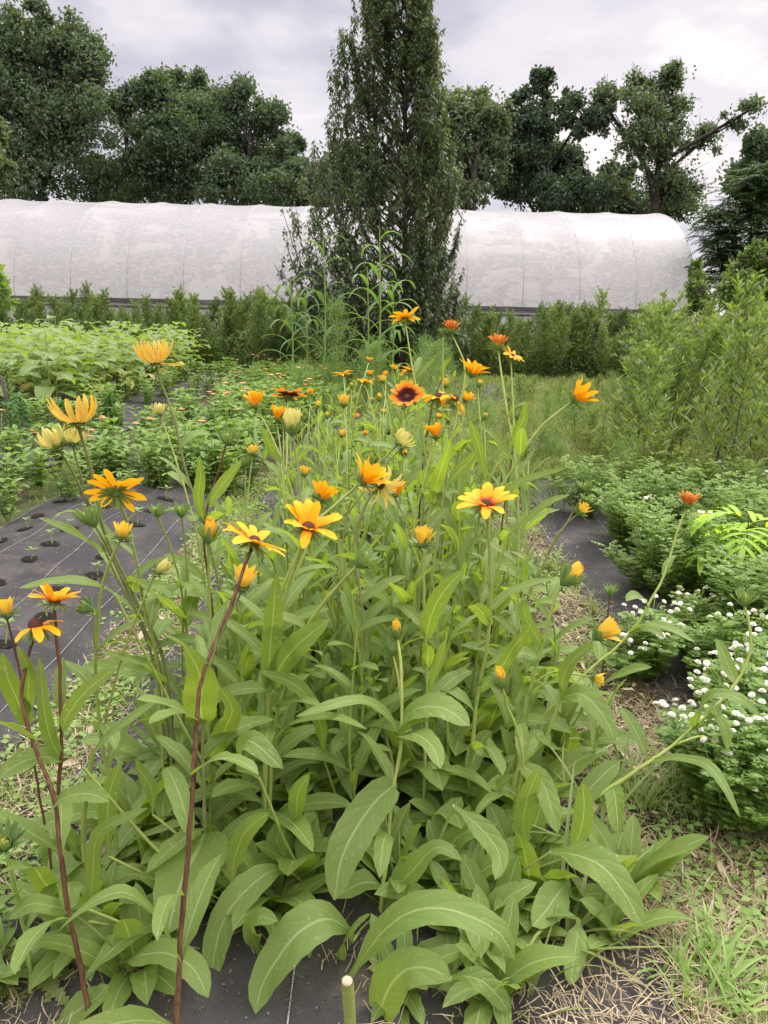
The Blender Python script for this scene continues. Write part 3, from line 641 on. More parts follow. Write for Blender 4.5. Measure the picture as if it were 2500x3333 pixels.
# ------------------------------------------------------------ plant prototypes
def scatter(protos, places, label, cat, group, smin=.85, smax=1.15):
    used = set()
    for (x, y, *rest) in places:
        k = random.randrange(len(protos)) if len(rest) < 2 else rest[1] % len(protos)
        pr = protos[k]
        o = pr if k not in used else copy_tree(pr); used.add(k)
        s = random.uniform(smin, smax)*(rest[0] if rest else 1)
        o.location = (x, y, float(gz(x, y))+.01); o.scale = (s, s, s*random.uniform(.92, 1.08)); o.rotation_euler = (random.gauss(0, .05), random.gauss(0, .05), random.random()*6.3)
        tag(o, label, cat, group)
    for k, pr in enumerate(protos):
        if k not in used:
            for ch in list(pr.children): bpy.data.objects.remove(ch)
            bpy.data.objects.remove(pr)
def mugwort(h, mat, nbr=26, leafn=16, ll=.07, spike=True, wid=.22, stemr=.006, name='mugwort_plant', lw=.24, rz=0.):
    root = empty(name); st = MB(); mb = MB()
    sp = smooth_path([[0, 0, 0], [random.gauss(0, .03), random.gauss(0, .03), h*.5], [random.gauss(0, .05), random.gauss(0, .05), h]], 12)
    tube(st, sp, np.linspace(stemr, stemr*.35, 12), 5)
    for i in range(nbr):
        t = .12+.86*i/nbr; b = np.array([np.interp(t*11, range(12), sp[:, a]) for a in range(3)]); az = i*2.4+random.random()*.5
        bl = wid*(1-t*.72)*random.uniform(.7, 1.2); rise = random.uniform(.7, 1.1)
        e = b+np.array([math.cos(az)*bl, math.sin(az)*bl, bl*(rise+rz)*(1-.5*rz*t)+.04]); pa = smooth_path([b, (b+e)/2+[0, 0, -.02], e], 5)
        tube(st, pa, np.linspace(stemr*.4, .0012, 5), 3)
        n = leafn; u = .1+.9*rng.random(n); c = np.stack([np.interp(u*4, range(5), pa[:, a]) for a in range(3)], 1)
        hh = rng.random(n)*2*PI; hd = np.stack([np.cos(hh)+.4*math.cos(az), np.sin(hh)+.4*math.sin(az), .5+.5*rng.random(n)], 1)
        rhombs(mb, c, hd, rdir(n, 1.4), ll*(.6+.7*rng.random(n))*(1-.35*t), ll*lw, .15)
    n = int(nbr*1.5); u = .6+.4*rng.random(n); c = np.stack([np.interp(u*11, range(12), sp[:, a]) for a in range(3)], 1); hh = rng.random(n)*2*PI
    rhombs(mb, c, np.stack([np.cos(hh), np.sin(hh), 1.2+0*hh], 1), rdir(n, 1.), ll*.7, ll*.2, .15)
    st.obj('stem', MT['stemmug'], root); mb.obj('foliage', MT[mat], root); return root
mugs = [mugwort(random.uniform(1.05, 1.5), ('mug', 'mugnear', 'mug', 'mug', 'mugfar')[k_], 46, 30, .080, wid=.27, rz=1.1) for k_ in range(5)]
pl = []
for i in range(150):
    x = random.uniform(-10.5, 0.4); pl.append((x, 13.7+random.random()*2.6+(.5 if x < -6 else 0), random.uniform(.80, .98)+.05*math.sin(x*1.7)))
for i in range(135):
    x = random.uniform(.4, 6.0); pl.append((x, 13.9+random.random()*2.4, random.uniform(.74, .93)+.05*math.sin(x*2.1)))
for i in range(14): pl.append((random.uniform(-10.5, 5.4), 14.1+random.random()*.5, .62))
scatter(mugs, pl, 'tall dull green mugwort weed growing along the greenhouse side', 'weed', 'mugwort weeds along the greenhouse')
mb = MB(); n = 110000; x = rng.uniform(-11, 5.8, n); y = rng.uniform(13.7, 17, n); z = rng.random(n)**1.1*(.60+.10*np.sin(x*1.9)+.08*np.sin(x*4.7))
rhombs(mb, np.stack([x, y+.4*(x > .5), z], 1), rdir(n, .6), rdir(n, 1.), .085, .028)
tag(mb.obj('weed_undergrowth', MT['mug']), 'dense dark undergrowth below the mugwort along the greenhouse', 'undergrowth', kind='stuff')
# near right mugwort, each its own
mn = [mugwort(random.uniform(.98, 1.2), 'mugnear', 34, 30, .075, wid=.26, name='mugwort_bush', lw=.20, stemr=.0065) for _ in range(4)]
NEAR = [(1.50, 4.35, .80, 'slender mugwort plant standing alone in front of the right thicket'), (2.05, 4.5, 1.08, 'tallest mugwort plant with dark upright stem at the right'),
        (2.32, 4.1, .95, 'bushy mugwort plant cut by the right edge above the daisies'), (1.86, 5.3, .98, 'mugwort plant behind the slender one at the right'), (2.7, 5.0, 1.1, 'mugwort plant at the back near the right edge')]
for (x, y, s, lb) in NEAR:
    o = copy_tree(mn[int(x*10) % 4]); o.location = (x, y, 0); o.scale = (s, s, s); o.rotation_euler = (0, 0, x*7); tag(o, lb, 'mugwort', 'mugwort thicket on the right')
pl = [(random.uniform(1.75, 3.9), random.uniform(4.7, 7.6), random.uniform(.85, 1.12)) for _ in range(30)]+[(random.uniform(2.4, 5), random.uniform(7.5, 10), 1.05) for _ in range(16)]
pl = [q for q in pl if q[0] > .30*q[1]+.15]
scatter(mn, pl, 'leafy mugwort plant inside the dense thicket on the right', 'mugwort', 'mugwort thicket on the right')

# dill / feathery plant
def feathery(h, wid, nbr=40, leafn=60, ll=.05):
    root = empty('feathery_herb'); st = MB(); mb = MB()
    sp = smooth_path([[0, 0, 0], [.02, 0, h*.5], [0, .03, h]], 10); tube(st, sp, np.linspace(.009, .003, 10), 5)
    for i in range(nbr):
        t = .08+.9*i/nbr; b = np.array([np.interp(t*9, range(10), sp[:, a]) for a in range(3)]); az = i*2.4
        bl = wid*(1-t*.75)*random.uniform(.7, 1.2); e = b+np.array([math.cos(az)*bl, math.sin(az)*bl, bl*.9+.05]); pa = smooth_path([b, (b+e)/2+[0, 0, -.03], e], 5)
        tube(st, pa, np.linspace(.003, .001, 5), 3)
        n = leafn; u = rng.random(n); c = np.stack([np.interp(u*4, range(5), pa[:, a]) for a in range(3)], 1)+rng.normal(size=(n, 3))*.02
        rhombs(mb, c, rdir(n, .7), rdir(n, .5), ll*(.6+.8*rng.random(n)), ll*.10, .1)
    st.obj('stem', MT['stemgreen'], root); mb.obj('foliage', MT['dill'], root); return root
fe = [feathery(1.05, .34), feathery(.75, .3), feathery(.5, .28, 26, 50)]
for k, (x, y, s, lb) in enumerate([(-.62, 9.2, 1.15, 'tallest feathery green herb in front of the pear tree'), (-.12, 8.6, 1.0, 'feathery herb beside the tallest one in the bed centre'), (-.9, 8.2, 1.0, 'lower feathery herb left of the tallest one')]):
    o = copy_tree(fe[k % 3]); o.location = (x, y, 0); o.scale = (s,)*3; o.rotation_euler = (0, 0, k); tag(o, lb, 'herb', 'feathery herbs behind the coneflowers')
pl = [(random.uniform(-1.1, .9), random.uniform(7.6, 11), random.uniform(.5, .85)) for _ in range(18)]+[(random.uniform(.75, 1.9), random.uniform(4.2, 8), random.uniform(.5, .9), 2) for _ in range(12)]+[(random.uniform(1.5, 4.5), random.uniform(8.5, 11.5), random.uniform(.4, .6), 2) for _ in range(26)]
pl = [q for q in pl if not (q[1] < 6 and q[0] < 1.0)]
pl += [(random.uniform(.8, 1.5), random.uniform(3.6, 5.5), random.uniform(.35, .6), 2) for _ in range(8)]
pl2 = [(random.uniform(.8, 2.1), random.uniform(4.0, 8), random.uniform(.3, .6)) for _ in range(44)]+[(random.uniform(1.3, 6), random.uniform(7.5, 11.5), random.uniform(.28, .48)) for _ in range(60)]
scatter([mugwort(.8, 'mugnear', 24, 24, .07, wid=.24, name='meadow_weed'), mugwort(.7, 'grassdk', 24, 24, .08, wid=.24, name='meadow_weed')], pl2, 'low leafy weed growing in the meadow before the greenhouse', 'weed', 'low weeds in the meadow')
scatter(fe, pl, 'fine leaved green herb among the other herbs beyond the coneflowers', 'herb', 'feathery herbs behind the coneflowers')

# corn
def corn(h, lab, x, y):
    root = empty('corn_plant', (x, y, 0)); st = MB(); tube(st, smooth_path([[0, 0, 0], [.02, 0, h*.5], [-.01, 0, h*.95]], 10), np.linspace(.016, .006, 10), 6); st.obj('stalk', MT['stemgreen'], root)
    for i in range(11):
        t = .2+.75*i/11; mb = MB()
        blade(mb, (0, 0, h*t), i*PI+random.gauss(.3, .5), 1.1, random.uniform(.5, .75)*(1.1-.4*t), .078, random.uniform(2.0, 2.9), 'lin', 14, 3, .3, .12, side_swing=random.gauss(0, .3)); mb.obj('leaf', MT['corn'], root)
    tag(root, lab, 'corn', 'corn plants before the pear tree')
for q, (fx, top, y, lb) in enumerate([(700, 480, 10.2, 'corn stalk at the left of the group before the pear'), (628, 590, 10.0, 'shorter corn stalk leaning left below the greenhouse'), (822, 470, 9.6, 'tallest corn stalk directly below the pear trunk'), (795, 560, 9.9, 'corn stalk with bright arching leaves beside the tallest'), (850, 600, 10.1, 'short corn stalk right of the tallest one'), (660, 620, 10.4, 'low corn stalk between the two left stalks')]):
    p = P(fx, top, y); corn(p[2], lb, p[0], y)

# sunflower seedlings
def sunflower(h):
    root = empty('sunflower_seedling'); st = MB(); mb = MB(); ye = []
    tube(st, smooth_path([[0, 0, 0], [.01, 0, h*.5], [0, .01, h]], 8), np.linspace(.007, .004, 8), 5)
    for i in range(15):
        t = .25+.75*i/15; az = i*2.4; L = random.uniform(.18, .25)*(1.1-.45*max(0, t-.6)*2); b = np.array([0, 0, h*t])
        pe = .06+.03*random.random(); e = b+np.array([math.cos(az)*pe, math.sin(az)*pe, pe*.7]); tube(st, [b, (b+e)/2, e], .0025, 3)
        tgt = MB() if i < 2 and random.random() < .6 else mb
        blade(tgt, e, az, random.uniform(.15, .5), L, L*.78, random.uniform(.7, 1.5), 'egg', 7, 5, .18, .12)
        if tgt is not mb: ye.append(tgt)
    st.obj('stem', MT['stempale'], root); mb.obj('foliage', MT['leaf_sun'], root)
    for y_ in ye: y_.obj('yellow_leaf', MT['leaf_yel'], root)
    return root
sf = [sunflower(random.uniform(.62, .78)) for _ in range(5)]
pl = []
for iy in range(17):
    for ix in range(9):
        x = -3.35-ix*.42+random.gauss(0, .05); y = 7.6+iy*.38+random.gauss(0, .06)
        if x > -.56*y-.4 and y > 7.4+(0 if x > -4.6 else .4): pl.append((x, y, 1.0+.03*(y-9)*0))
scatter(sf, pl, 'young sunflower plant with broad light green leaves and no flower', 'sunflower plant', 'sunflower seedlings in the far left bed', .9, 1.1)

# zinnias
def zinnia(h, flower=0, nst=5):
    root = empty('zinnia_plant'); st = MB(); mb = MB(); tops = []
    for s in range(nst):
        az0 = s*2*PI/nst+random.random(); sp_ = random.uniform(.25, .9)*.13 if s else 0; hh = h*random.uniform(.75, 1.05)
        e = np.array([math.cos(az0)*sp_, math.sin(az0)*sp_, hh]); pa = smooth_path([[0, 0, 0], [e[0]*.6, e[1]*.6, hh*.4], e], 8); tube(st, pa, np.linspace(.0045, .002, 8), 4); tops.append(pa[-1])
        for i in range(7):
            t = .2+.8*i/7; b = [np.interp(t*7, range(8), pa[:, a]) for a in range(3)]
            for k in (0, PI): blade(mb, b, az0+i*PI/2+k+random.gauss(0, .2), random.uniform(.3, .8), random.uniform(.055, .08), random.uniform(.036, .05), random.uniform(.4, 1.1), 'egg', 6, 3, .25, .05)
    st.obj('stem', MT['stemgreen'], root); mb.obj('foliage', MT['zinnia'], root)
    for k in range(flower):
        c = tops[k]+np.array([random.gauss(0, .03), random.gauss(0, .03), .10+.05*random.random()])
        s2 = MB(); tube(s2, [tops[k], (tops[k]+c)/2, c], .002, 4); f = s2.obj('flower_stalk', MT['stemgreen'], root)
        pm = MB()
        for j in range(16): blade(pm, c+np.array([0, 0, .004*(j % 2)]), j*2*PI/16, .25-.2*(j % 2), .027, .013, .2, 'sess', 4, 3, 0, 0)
        pm.obj('blossom', MT['coral'], f)
        dm = MB(); dome(dm, c+[0, 0, .003], (0, 0, 1), .006, .004); dm.obj('blossom_center', MT['dot'], f)
    return root
def dome(mb, c, ax, r, h, k=12, n=5, flat=0):
    ax = nrm(ax); ref = np.array([0, 0, 1.]) if abs(ax[2]) < .9 else np.array([1., 0, 0]); a = nrm(np.cross(ax, ref)); b = np.cross(ax, a)
    ph = np.linspace(0, PI/2*.98, n); th = np.arange(k)*2*PI/k
    v = np.asarray(c)+(np.cos(ph)[:, None, None]*r)*(a*np.cos(th)[None, :, None]+b*np.sin(th)[None, :, None])+(np.sin(ph)*h)[:, None, None]*ax
    mb.add(v, gridf(n, k, True)); mb.add(v[-1], None, [[0, i, i+1] for i in range(1, k-1)])
zi = [zinnia(random.uniform(.30, .40)) for _ in range(5)]
zf = [zinnia(random.uniform(.30, .38), 1+k % 2) for k in range(3)]
pl = []; plf = []
for i in range(210):
    y = 4.3+8*random.random()**1.15; x = random.uniform(-1.95, -.85+(.25 if y > 6.5 else 0))
    (plf if i % 5 == 0 else pl).append((x, y, 1.05 if y > 6 else .95))
for i in range(44): pl.append((random.uniform(-3.3, -2.3), random.uniform(6.2, 12.5), 1.0))
for i in range(12): (pl if i % 4 else plf).append((random.uniform(-2.45, -1.85), random.uniform(3.9, 5.2), .95))
pl += [(-1.93, 3.75, .9), (-1.45, 4.05, .8), (-1.05, 4.4, .8), (-1.75, 4.1, .9), (-1.9, 3.3, .7)]
scatter(zi, pl, 'bushy zinnia plant without open flowers in the left bed', 'zinnia', 'zinnia plants in the left bed')
scatter(zf, plf, 'zinnia plant with small coral orange flowers in the left bed', 'zinnia', 'flowering zinnias in the left bed')
# lily like plants at the left
def lily(h, n=70, L=.17, wid=.022):
    root = empty('lily_plant'); st = MB(); mb = MB(); tube(st, smooth_path([[0, 0, 0], [.02, 0, h*.5], [0, 0, h]], 8), .008, 5)
    for i in range(n):
        t = .1+.9*i/n; blade(mb, (0, 0, h*t), i*2.4, random.uniform(.5, 1.0), L*(1.1-.4*t), wid, random.uniform(.8, 1.8), 'lin', 7, 3, .3, 0)
    st.obj('stem', MT['stemgreen'], root); mb.obj('foliage', MT['lily'], root); return root
li = [lily(.62), lily(.42), lily(.35)]
for k, (x, y, lb) in enumerate([(-3.25, 6.55, 'tall dark lily like plant with whorled leaves at the left edge')]):
    o = copy_tree(li[0]); o.location = (x, y, 0); tag(o, lb, 'lily', 'dark lily plants at the left')
scatter(li, [(-3.0, 6.2, 1., 1), (-2.75, 6.5, 1, 2), (-3.5, 6.3, .9, 1), (-2.6, 6.0, .9, 2), (-2.9, 5.8, .9, 1), (-3.35, 6.9, 1., 2), (-2.5, 6.9, .9, 2)], 'low dark arching lily clump below the tall one at left', 'lily', 'dark lily plants at the left')
# tiny seedlings in the holes
def seedling():
    root = empty('seedling'); st = MB(); tube(st, [[0, 0, 0], [.003, 0, .02], [0, 0, .04]], .0015, 4); st.obj('stem', MT['stempale'], root); mb = MB()
    for k in range(4): blade(mb, (0, 0, .036+.006*(k//2)), k*PI+(PI/2)*(k//2)+.3, .5, .028-.008*(k//2), .014, .5, 'egg', 5, 3, .2, 0)
    mb.obj('foliage', MT['zinnia'], root); return root
sd_ = [seedling() for _ in range(2)]
scatter(sd_, [(x+.01, y, random.uniform(.8, 1.35)) for i, (x, y) in enumerate(HOLES) if i % 5 != 3], 'tiny green seedling sprouting from a hole in black fabric', 'seedling', 'seedlings in the fabric holes', 1, 1.5)
for o in [o for o in COL.objects if o.name.split('.')[0] == 'seedling']: o.location.z = float(fz(o.location.x, o.location.y, .055, -1.93, -.93))+.004

# feverfew
def feverfew(h, r, ncl):
    root = empty('feverfew_plant'); st = MB(); mb = MB(); 
    for s in range(13):
        az = s*2.4; rr = r*math.sqrt(s/13); e = np.array([math.cos(az)*rr, math.sin(az)*rr, h*random.uniform(.4, 1.2)*(1-.2*rr/r)]); pa = smooth_path([[0, 0, 0], e*[.45, .45, .5], e], 6); tube(st, pa, np.linspace(.003, .0015, 6), 4)
        n = 64; u = .2+.8*rng.random(n); c = np.stack([np.interp(u*5, range(6), pa[:, a]) for a in range(3)], 1)
        hh = rng.random(n)*2*PI; out = np.stack([np.cos(hh), np.sin(hh), .35*rng.random(n)+.1], 1); L = .035+.035*rng.random((n, 1))
        for f in (.35, .6, .8):      # paired lobes
            for sg in (-1, 1):
                s_ = np.stack([-np.sin(hh), np.cos(hh), 0*hh], 1)*sg
                rhombs(mb, c+out*L*f, out*.7+s_*.8, np.tile([[0, 0, 1.]], (n, 1))+rng.normal(size=(n, 3))*.25, .022*(1.15-f*.5), .011, .1)
        rhombs(mb, c+out*L*.75, out, np.tile([[0, 0, 1.]], (n, 1))+rng.normal(size=(n, 3))*.25, .02, .011, .1)
    st.obj('stem', MT['stemgreen'], root); mb.obj('foliage', MT['fever'], root)
    for k in range(ncl):
        az = random.random()*6.3; rr = r*random.uniform(.3, 1.); c0 = np.array([math.cos(az)*rr, math.sin(az)*rr, h*random.uniform(.85, 1.05)])
        if k % 2: c0 = np.array([-abs(c0[0]), -abs(c0[1]), h*random.uniform(.25, .75)])*[1.05, 1.05, 1]
        for j in range(random.randint(3, 6)):
            c = c0+np.array([random.gauss(0, .026), random.gauss(0, .026), random.gauss(0, .01)]); ax = nrm(np.array([random.gauss(0, .35), random.gauss(-.35, .3), 1]))
            fm = MB(); 
            a = nrm(np.cross(ax, [0, 1, .1])); b = np.cross(ax, a); q = 14; th = np.arange(q)*2*PI/q
            dd = a*np.cos(th)[:, None]+b*np.sin(th)[:, None]
            for lay, Lr in ((0, .0100), (.0022, .0075), (.004, .005)): rhombs(fm, c+ax*lay+dd*.001, dd+ax*(.05+lay*60), np.tile(ax, (q, 1)), Lr, .0046, .05)
            f = fm.obj('blossom', MT['white'], root); dm = MB(); dome(dm, c+ax*.003, ax, .0046, .0034, 8, 3); dm.obj('blossom_center', MT['dot'], f)
            s2 = MB(); tube(s2, [c0*[.8, .8, .75], (c0+c)/2+[0, 0, -.01], c], .0009, 3); s2.obj('flower_stalk', MT['stemgreen'], f)
    return root
ff = [feverfew(.36, .2, 2), feverfew(.33, .19, 6), feverfew(.40, .22, 0), feverfew(.28, .16, 8)]
pl = []; plw = []
for (fx, fy, k) in [(1290, 1210, 0), (1350, 1180, 2), (1420, 1190, 2), (1500, 1200, 0), (1580, 1200, 2), (1640, 1210, 0), (1330, 1290, 2), (1400, 1320, 2), (1480, 1330, 2), (1560, 1330, 1), (1640, 1340, 2), (1450, 1260, 0), (1540, 1260, 2), (1500, 1430, 2), (1570, 1440, 2), (1640, 1460, 2), (1620, 1400, 0),
                    (1390, 1430, 3), (1590, 1500, 3), (1650, 1540, 1), (1620, 1620, 3), (1660, 1690, 3), (1590, 1670, 3), (1690, 1600, 3), (1700, 1450, 2), (1700, 1300, 0), (1720, 1700, 1), (1250, 1130, 2), (1380, 1120, 2), (1460, 1120, 0), (1550, 1130, 2), (1640, 1130, 0)]:
    g = G(fx, fy)+np.array([.12 if fy > 1200 else .03, 0, 0]); (pl if k in (0, 2) else plw).append((g[0]+(.06 if k == 3 else 0), g[1], .9 if k != 3 else .85, {0: 0, 2: 1, 1: 0, 3: 1}[k]))
scatter([ff[0], ff[2]], pl, 'bushy feverfew plant with few white flowers on the right bed', 'feverfew', 'feverfew plants on the right', .95, 1.1)
def Gz(fx, fy, z):
    d = ray(fx, fy); q = CAM+d*((CAM_H-z)/-d[2]); return q
for (fx, fy) in [(1395, 1365), (1580, 1400), (1600, 1510), (1650, 1480), (1545, 1605), (1600, 1620), (1640, 1660), (1660, 1560), (1570, 1680), (1420, 1120), (1520, 1020), (1600, 1020)]:
    q = Gz(fx, fy, .2); plw.append((q[0]+.05, q[1]+.09, .85, 1))
scatter([ff[1], ff[3]], plw, 'feverfew plant covered with white button flowers beside right path', 'feverfew', 'white flowering feverfew on the right', .95, 1.1)

# yellow-green pinnate seedling
def pinnate_plant():
    base = P(1590, 1300, 2.7); base[2] = 0; h = P(1590, 1110, 2.7)[2]
    root = empty('pinnate_tree_seedling', base); tag(root, 'lime green tree seedling with feathered leaves above the feverfew', 'tree seedling')
    st = MB(); tube(st, smooth_path([[0, 0, 0], [.01, 0, h*.5], [0, 0, h]], 8), np.linspace(.004, .002, 8), 5); st.obj('stem', MT['stemred'], root)
    for i in range(10):
        t = .45+.55*i/10; az = i*2.4; lf = MB(); L = .20*(1.15-.35*t); e0 = .75
        tt_ = np.linspace(.25, 1, 5); e = e0-1.3*tt_; d = np.stack([np.cos(az)*np.cos(e), np.sin(az)*np.cos(e), np.sin(e)], 1); c = np.array([0, 0, h*t])+np.cumsum(d, 0)*L/5
        tube(lf, np.vstack([[[0, 0, h*t]], c]), .0012, 3)
        for j in range(5):
            for sg in (-1, 1): blade(lf, c[j], az+sg*1.05, e[j]+.1, .095, .033, .7, 'sess', 6, 3, .2, .03)
        blade(lf, c[-1], az, e[-1], .08, .026, .5, 'sess', 6, 3, .2, .03)
        lf.obj('leaf', MT['lime'], root)
pinnate_plant()
# ------------------------------------------------------------ yellow coneflowers (rudbeckia type)
def petal(mb, c, ax, rd, L, W, e0, e1, n=8, m=4, roll=.25, tw=0., r0=.0):
    t = np.linspace(0, 1, n); e = e0+(e1-e0)*t**1.15
    d = rd*np.cos(e)[:, None]+ax*np.sin(e)[:, None]
    p = c+rd*r0+np.concatenate([[np.zeros(3)], np.cumsum((d[:-1]+d[1:])/2, 0)])*L/(n-1)
    s0 = np.cross(ax, rd); s = np.tile(s0, (n, 1)); nn = np.cross(d, s)
    s2 = s*np.cos(tw*t)[:, None]+nn*np.sin(tw*t)[:, None]; n2 = np.cross(d, s2)
    hw = W/2*np.minimum(1, .55+t*1.6)*np.clip((1.03-t)*3.6, 0, 1)**.55
    ribbon(mb, p, s2, n2, hw, m, roll, .06)
HT = {
 'upright': (13, .042, .0150, .85, .30, .30, 'p_gold', .0105, .009, .1, .22),  # petals n, length, width, e0, e1, jitter, material, disc radius, disc height, calyx elevation, roll
 'open':  (13, .040, .0125, .28, -.10, .24, 'p_gold', .0085, .0085, -.1, .18),
 'openr': (12, .039, .0145, .50, .05, .26, 'p_red', .0095, .009, -.1, .18),
 'opend': (13, .038, .0150, .55, .15, .16, 'p_dark', .009, .007, .0, .18),
 'sidebr': (13, .040, .0130, .30, .05, .14, 'p_dark', .008, .008, .0, .2),
 'droop': (9, .034, .0135, .05, -.75, .25, 'p_gold', .0095, .012, -.5, .2),
 'half':  (12, .036, .0125, .95, .75, .22, 'p_gold', .008, .006, .4, .4),
 'cup':   (14, .034, .0120, 1.2, 1.05, .14, 'p_gold', .008, .005, .5, .5),
 'claw':  (13, .050, .0082, .30, 1.75, .30, 'p_claw', .009, .006, .2, .8),
 'clawp': (15, .036, .0070, .55, 2.2, .3, 'p_pale', .009, .006, .3, .8),
 'droopp': (11, .044, .0080, .9, -.5, .35, 'p_pale', .009, .006, .2, .8),
 'rust':  (15, .025, .0085, 1.15, 1.15, .2, 'p_rust', .009, .005, .45, .7),
 'bud':   (16, .026, .0085, 1.25, 1.95, .14, 'p_bud', .007, .005, .95, .5),
 'budp':  (16, .034, .0085, 1.05, 2.0, .10, 'p_pale', .009, .005, .8, .6),
 'half_bud': (15, .026, .0080, 1.15, 1.35, .25, 'p_bud', .008, .005, .6, .6),
 'green': (14, .012, .0050, 1.2, 2.2, .2, 'p_green', .0065, .004, .95, .5),
}
def head(root, org, c, ax, typ, size=1.0):
    n, L, W, e0, e1, jit, mat, dr, dh, ce, roll = HT[typ]; ax = nrm(np.asarray(ax, float)); ref = np.array([0, 0, 1.]) if abs(ax[2]) < .9 else np.array([1., 0, 0])
    a = nrm(np.cross(ax, ref)); b = np.cross(ax, a); c = np.asarray(c)-org; sz = size*(1.28 if typ in ('bud', 'budp', 'half_bud', 'green', 'rust', 'clawp') else 1.06)
    cm = MB(); k = 10; th = np.arange(k)*2*PI/k     # receptacle cup + bracts
    prf = [(.0018, -.002), (.005, .001), (.0085, .005), (.0088, .008)]
    v = np.array([[c+ax*z*sz+(a*math.cos(t)+b*math.sin(t))*r*sz for t in th] for r, z in prf]); cm.add(v.reshape(-1, 3), gridf(4, k, True))
    nb = 22
    for i in range(nb):
        t = i*2*PI/nb+random.gauss(0, .08); rd = a*math.cos(t)+b*math.sin(t); lay = i % 2
        ee = ce+random.gauss(0, .18)-.2*lay
        petal(cm, c+ax*.003*sz, ax, rd, (.017+.006*random.random())*sz*(1.15 if typ in ('green', 'bud') else 1), .0048*sz, ee, ee-.35 if ce < .7 else ee+.35, 5, 3, .3, 0, .006*sz)
    fh = cm.obj('flower_head', MT['calyx'], root)
    pm = MB(); ph0 = random.random()
    for i in range(n):
        if typ == 'droop' and random.random() < .1: continue
        t = (i+ph0+random.gauss(0, .12))*2*PI/n; rd = a*math.cos(t)+b*math.sin(t); j = random.gauss(0, jit)
        e0j = e0+j*.6+(i % 2)*.06; e1j = e1+j*1.3
        petal(pm, c+ax*(.006+.0008*(i % 2))*sz, ax, rd, L*sz*random.uniform(.86, 1.1), W*sz*random.uniform(.85, 1.1), e0j, e1j, 8, 4, roll*random.uniform(.6, 1.3), random.gauss(0, .18), dr*.75*sz)
    pm.obj('corolla', MT[mat], fh)
    dm = MB(); dome(dm, c+ax*.006*sz, ax, dr*sz, dh*sz, 14, 7); dm.obj('center_disc', MT['disc' if typ not in ('green', 'bud', 'budp', 'clawp') else 'calyx'], fh)
    return fh

STEMS = []      # (root, org, world path, photo path)
def plant_stem(pts, dh, db, r, mat, label, heads, group=None, leaves=True, name='black_eyed_susan', toground=True):
    """pts photo points from head down; dh, db = distance of head / lowest point"""
    r *= 1.25
    k = len(pts); f = np.linspace(0, 1, k); W = np.array([P(x, y, dh+(db-dh)*t) for (x, y), t in zip(pts, f)])
    low = W[-1].copy()
    if toground and low[2] > .02:
        dirn = (W[-1]-W[-2]); dirn = dirn/abs(dirn[2]+1e-6)*min(1, .5)
        g = np.array([low[0]+np.clip(dirn[0], -.25, .25)*low[2]*.6, low[1]+.02, 0]); W = np.vstack([W, (low*.5+g*.5)+[0, 0, .0], g])
    W[:, 2] = np.maximum(W[:, 2], 0)
    path = smooth_path(W, 26); org = path[-1].copy(); org[2] = 0
    root = empty(name, org); tag(root, label, 'flower', group)
    st = MB(); tube(st, path-org+rng.normal(size=(26, 3))*.0006, np.linspace(r*.62, r, 26)*(1+.07*rng.normal(size=26))*np.where(np.arange(26) % 7 == 3, 1.2, 1), 8); st.obj('stem', MT[mat], root)
    for h in heads:
        typ, size, ax = h[:3]; c = path[0]
        axw = RT*ax[0]+UP*ax[1]-FW*ax[2]
        if len(h) > 3:      # side head at its own photo point on a short stalk
            hx, hy, idx = h[3]; c = P(hx, hy, dh+(h[4] if len(h) > 4 else 0)); s2 = MB(); b0 = path[idx]
            sp_ = smooth_path([b0, (b0+c)/2+(path[max(idx-3, 0)]-b0)*.3, c-nrm(axw)*.001], 8); tube(s2, sp_-org, np.linspace(r*.6, r*.45, 8), 6); s2.obj('side_stem', MT[mat], root)
        head(root, org, c, axw, typ, size)
    STEMS.append([root, org, path, np.array([proj(q) for q in path])])
    if leaves:
        seg = np.linalg.norm(np.diff(path, axis=0), axis=1); s = np.concatenate([[0], np.cumsum(seg)]); tot = s[-1]; u = .17 if tot > .35 else tot*.3; i = 0; az = random.random()*6
        while u < tot-.03 and i < 9:
            q = np.array([np.interp(u, s, path[:, a]) for a in range(3)]); hfrac = q[2]
            L = np.clip(.065+(u/max(tot, .4))*.13, .06, .19)*random.uniform(.85, 1.15)
            lf = MB(); blade(lf, q-org, az, random.uniform(.75, 1.15)-.3*(u/tot), L, L*random.uniform(.27, .38)+.004, random.uniform(.3, 1.6), 'sess' if u/tot < .55 else 'rud', 12, 5, .22, .09, random.uniform(-.5, .5), .035, random.gauss(0, .3))
            lf.obj('leaf', MT['leaf_big'], root); az += 2.4+random.gauss(0, .25); u += random.uniform(.07, .105); i += 1
    return root
GR = 'row of yellow coneflowers'
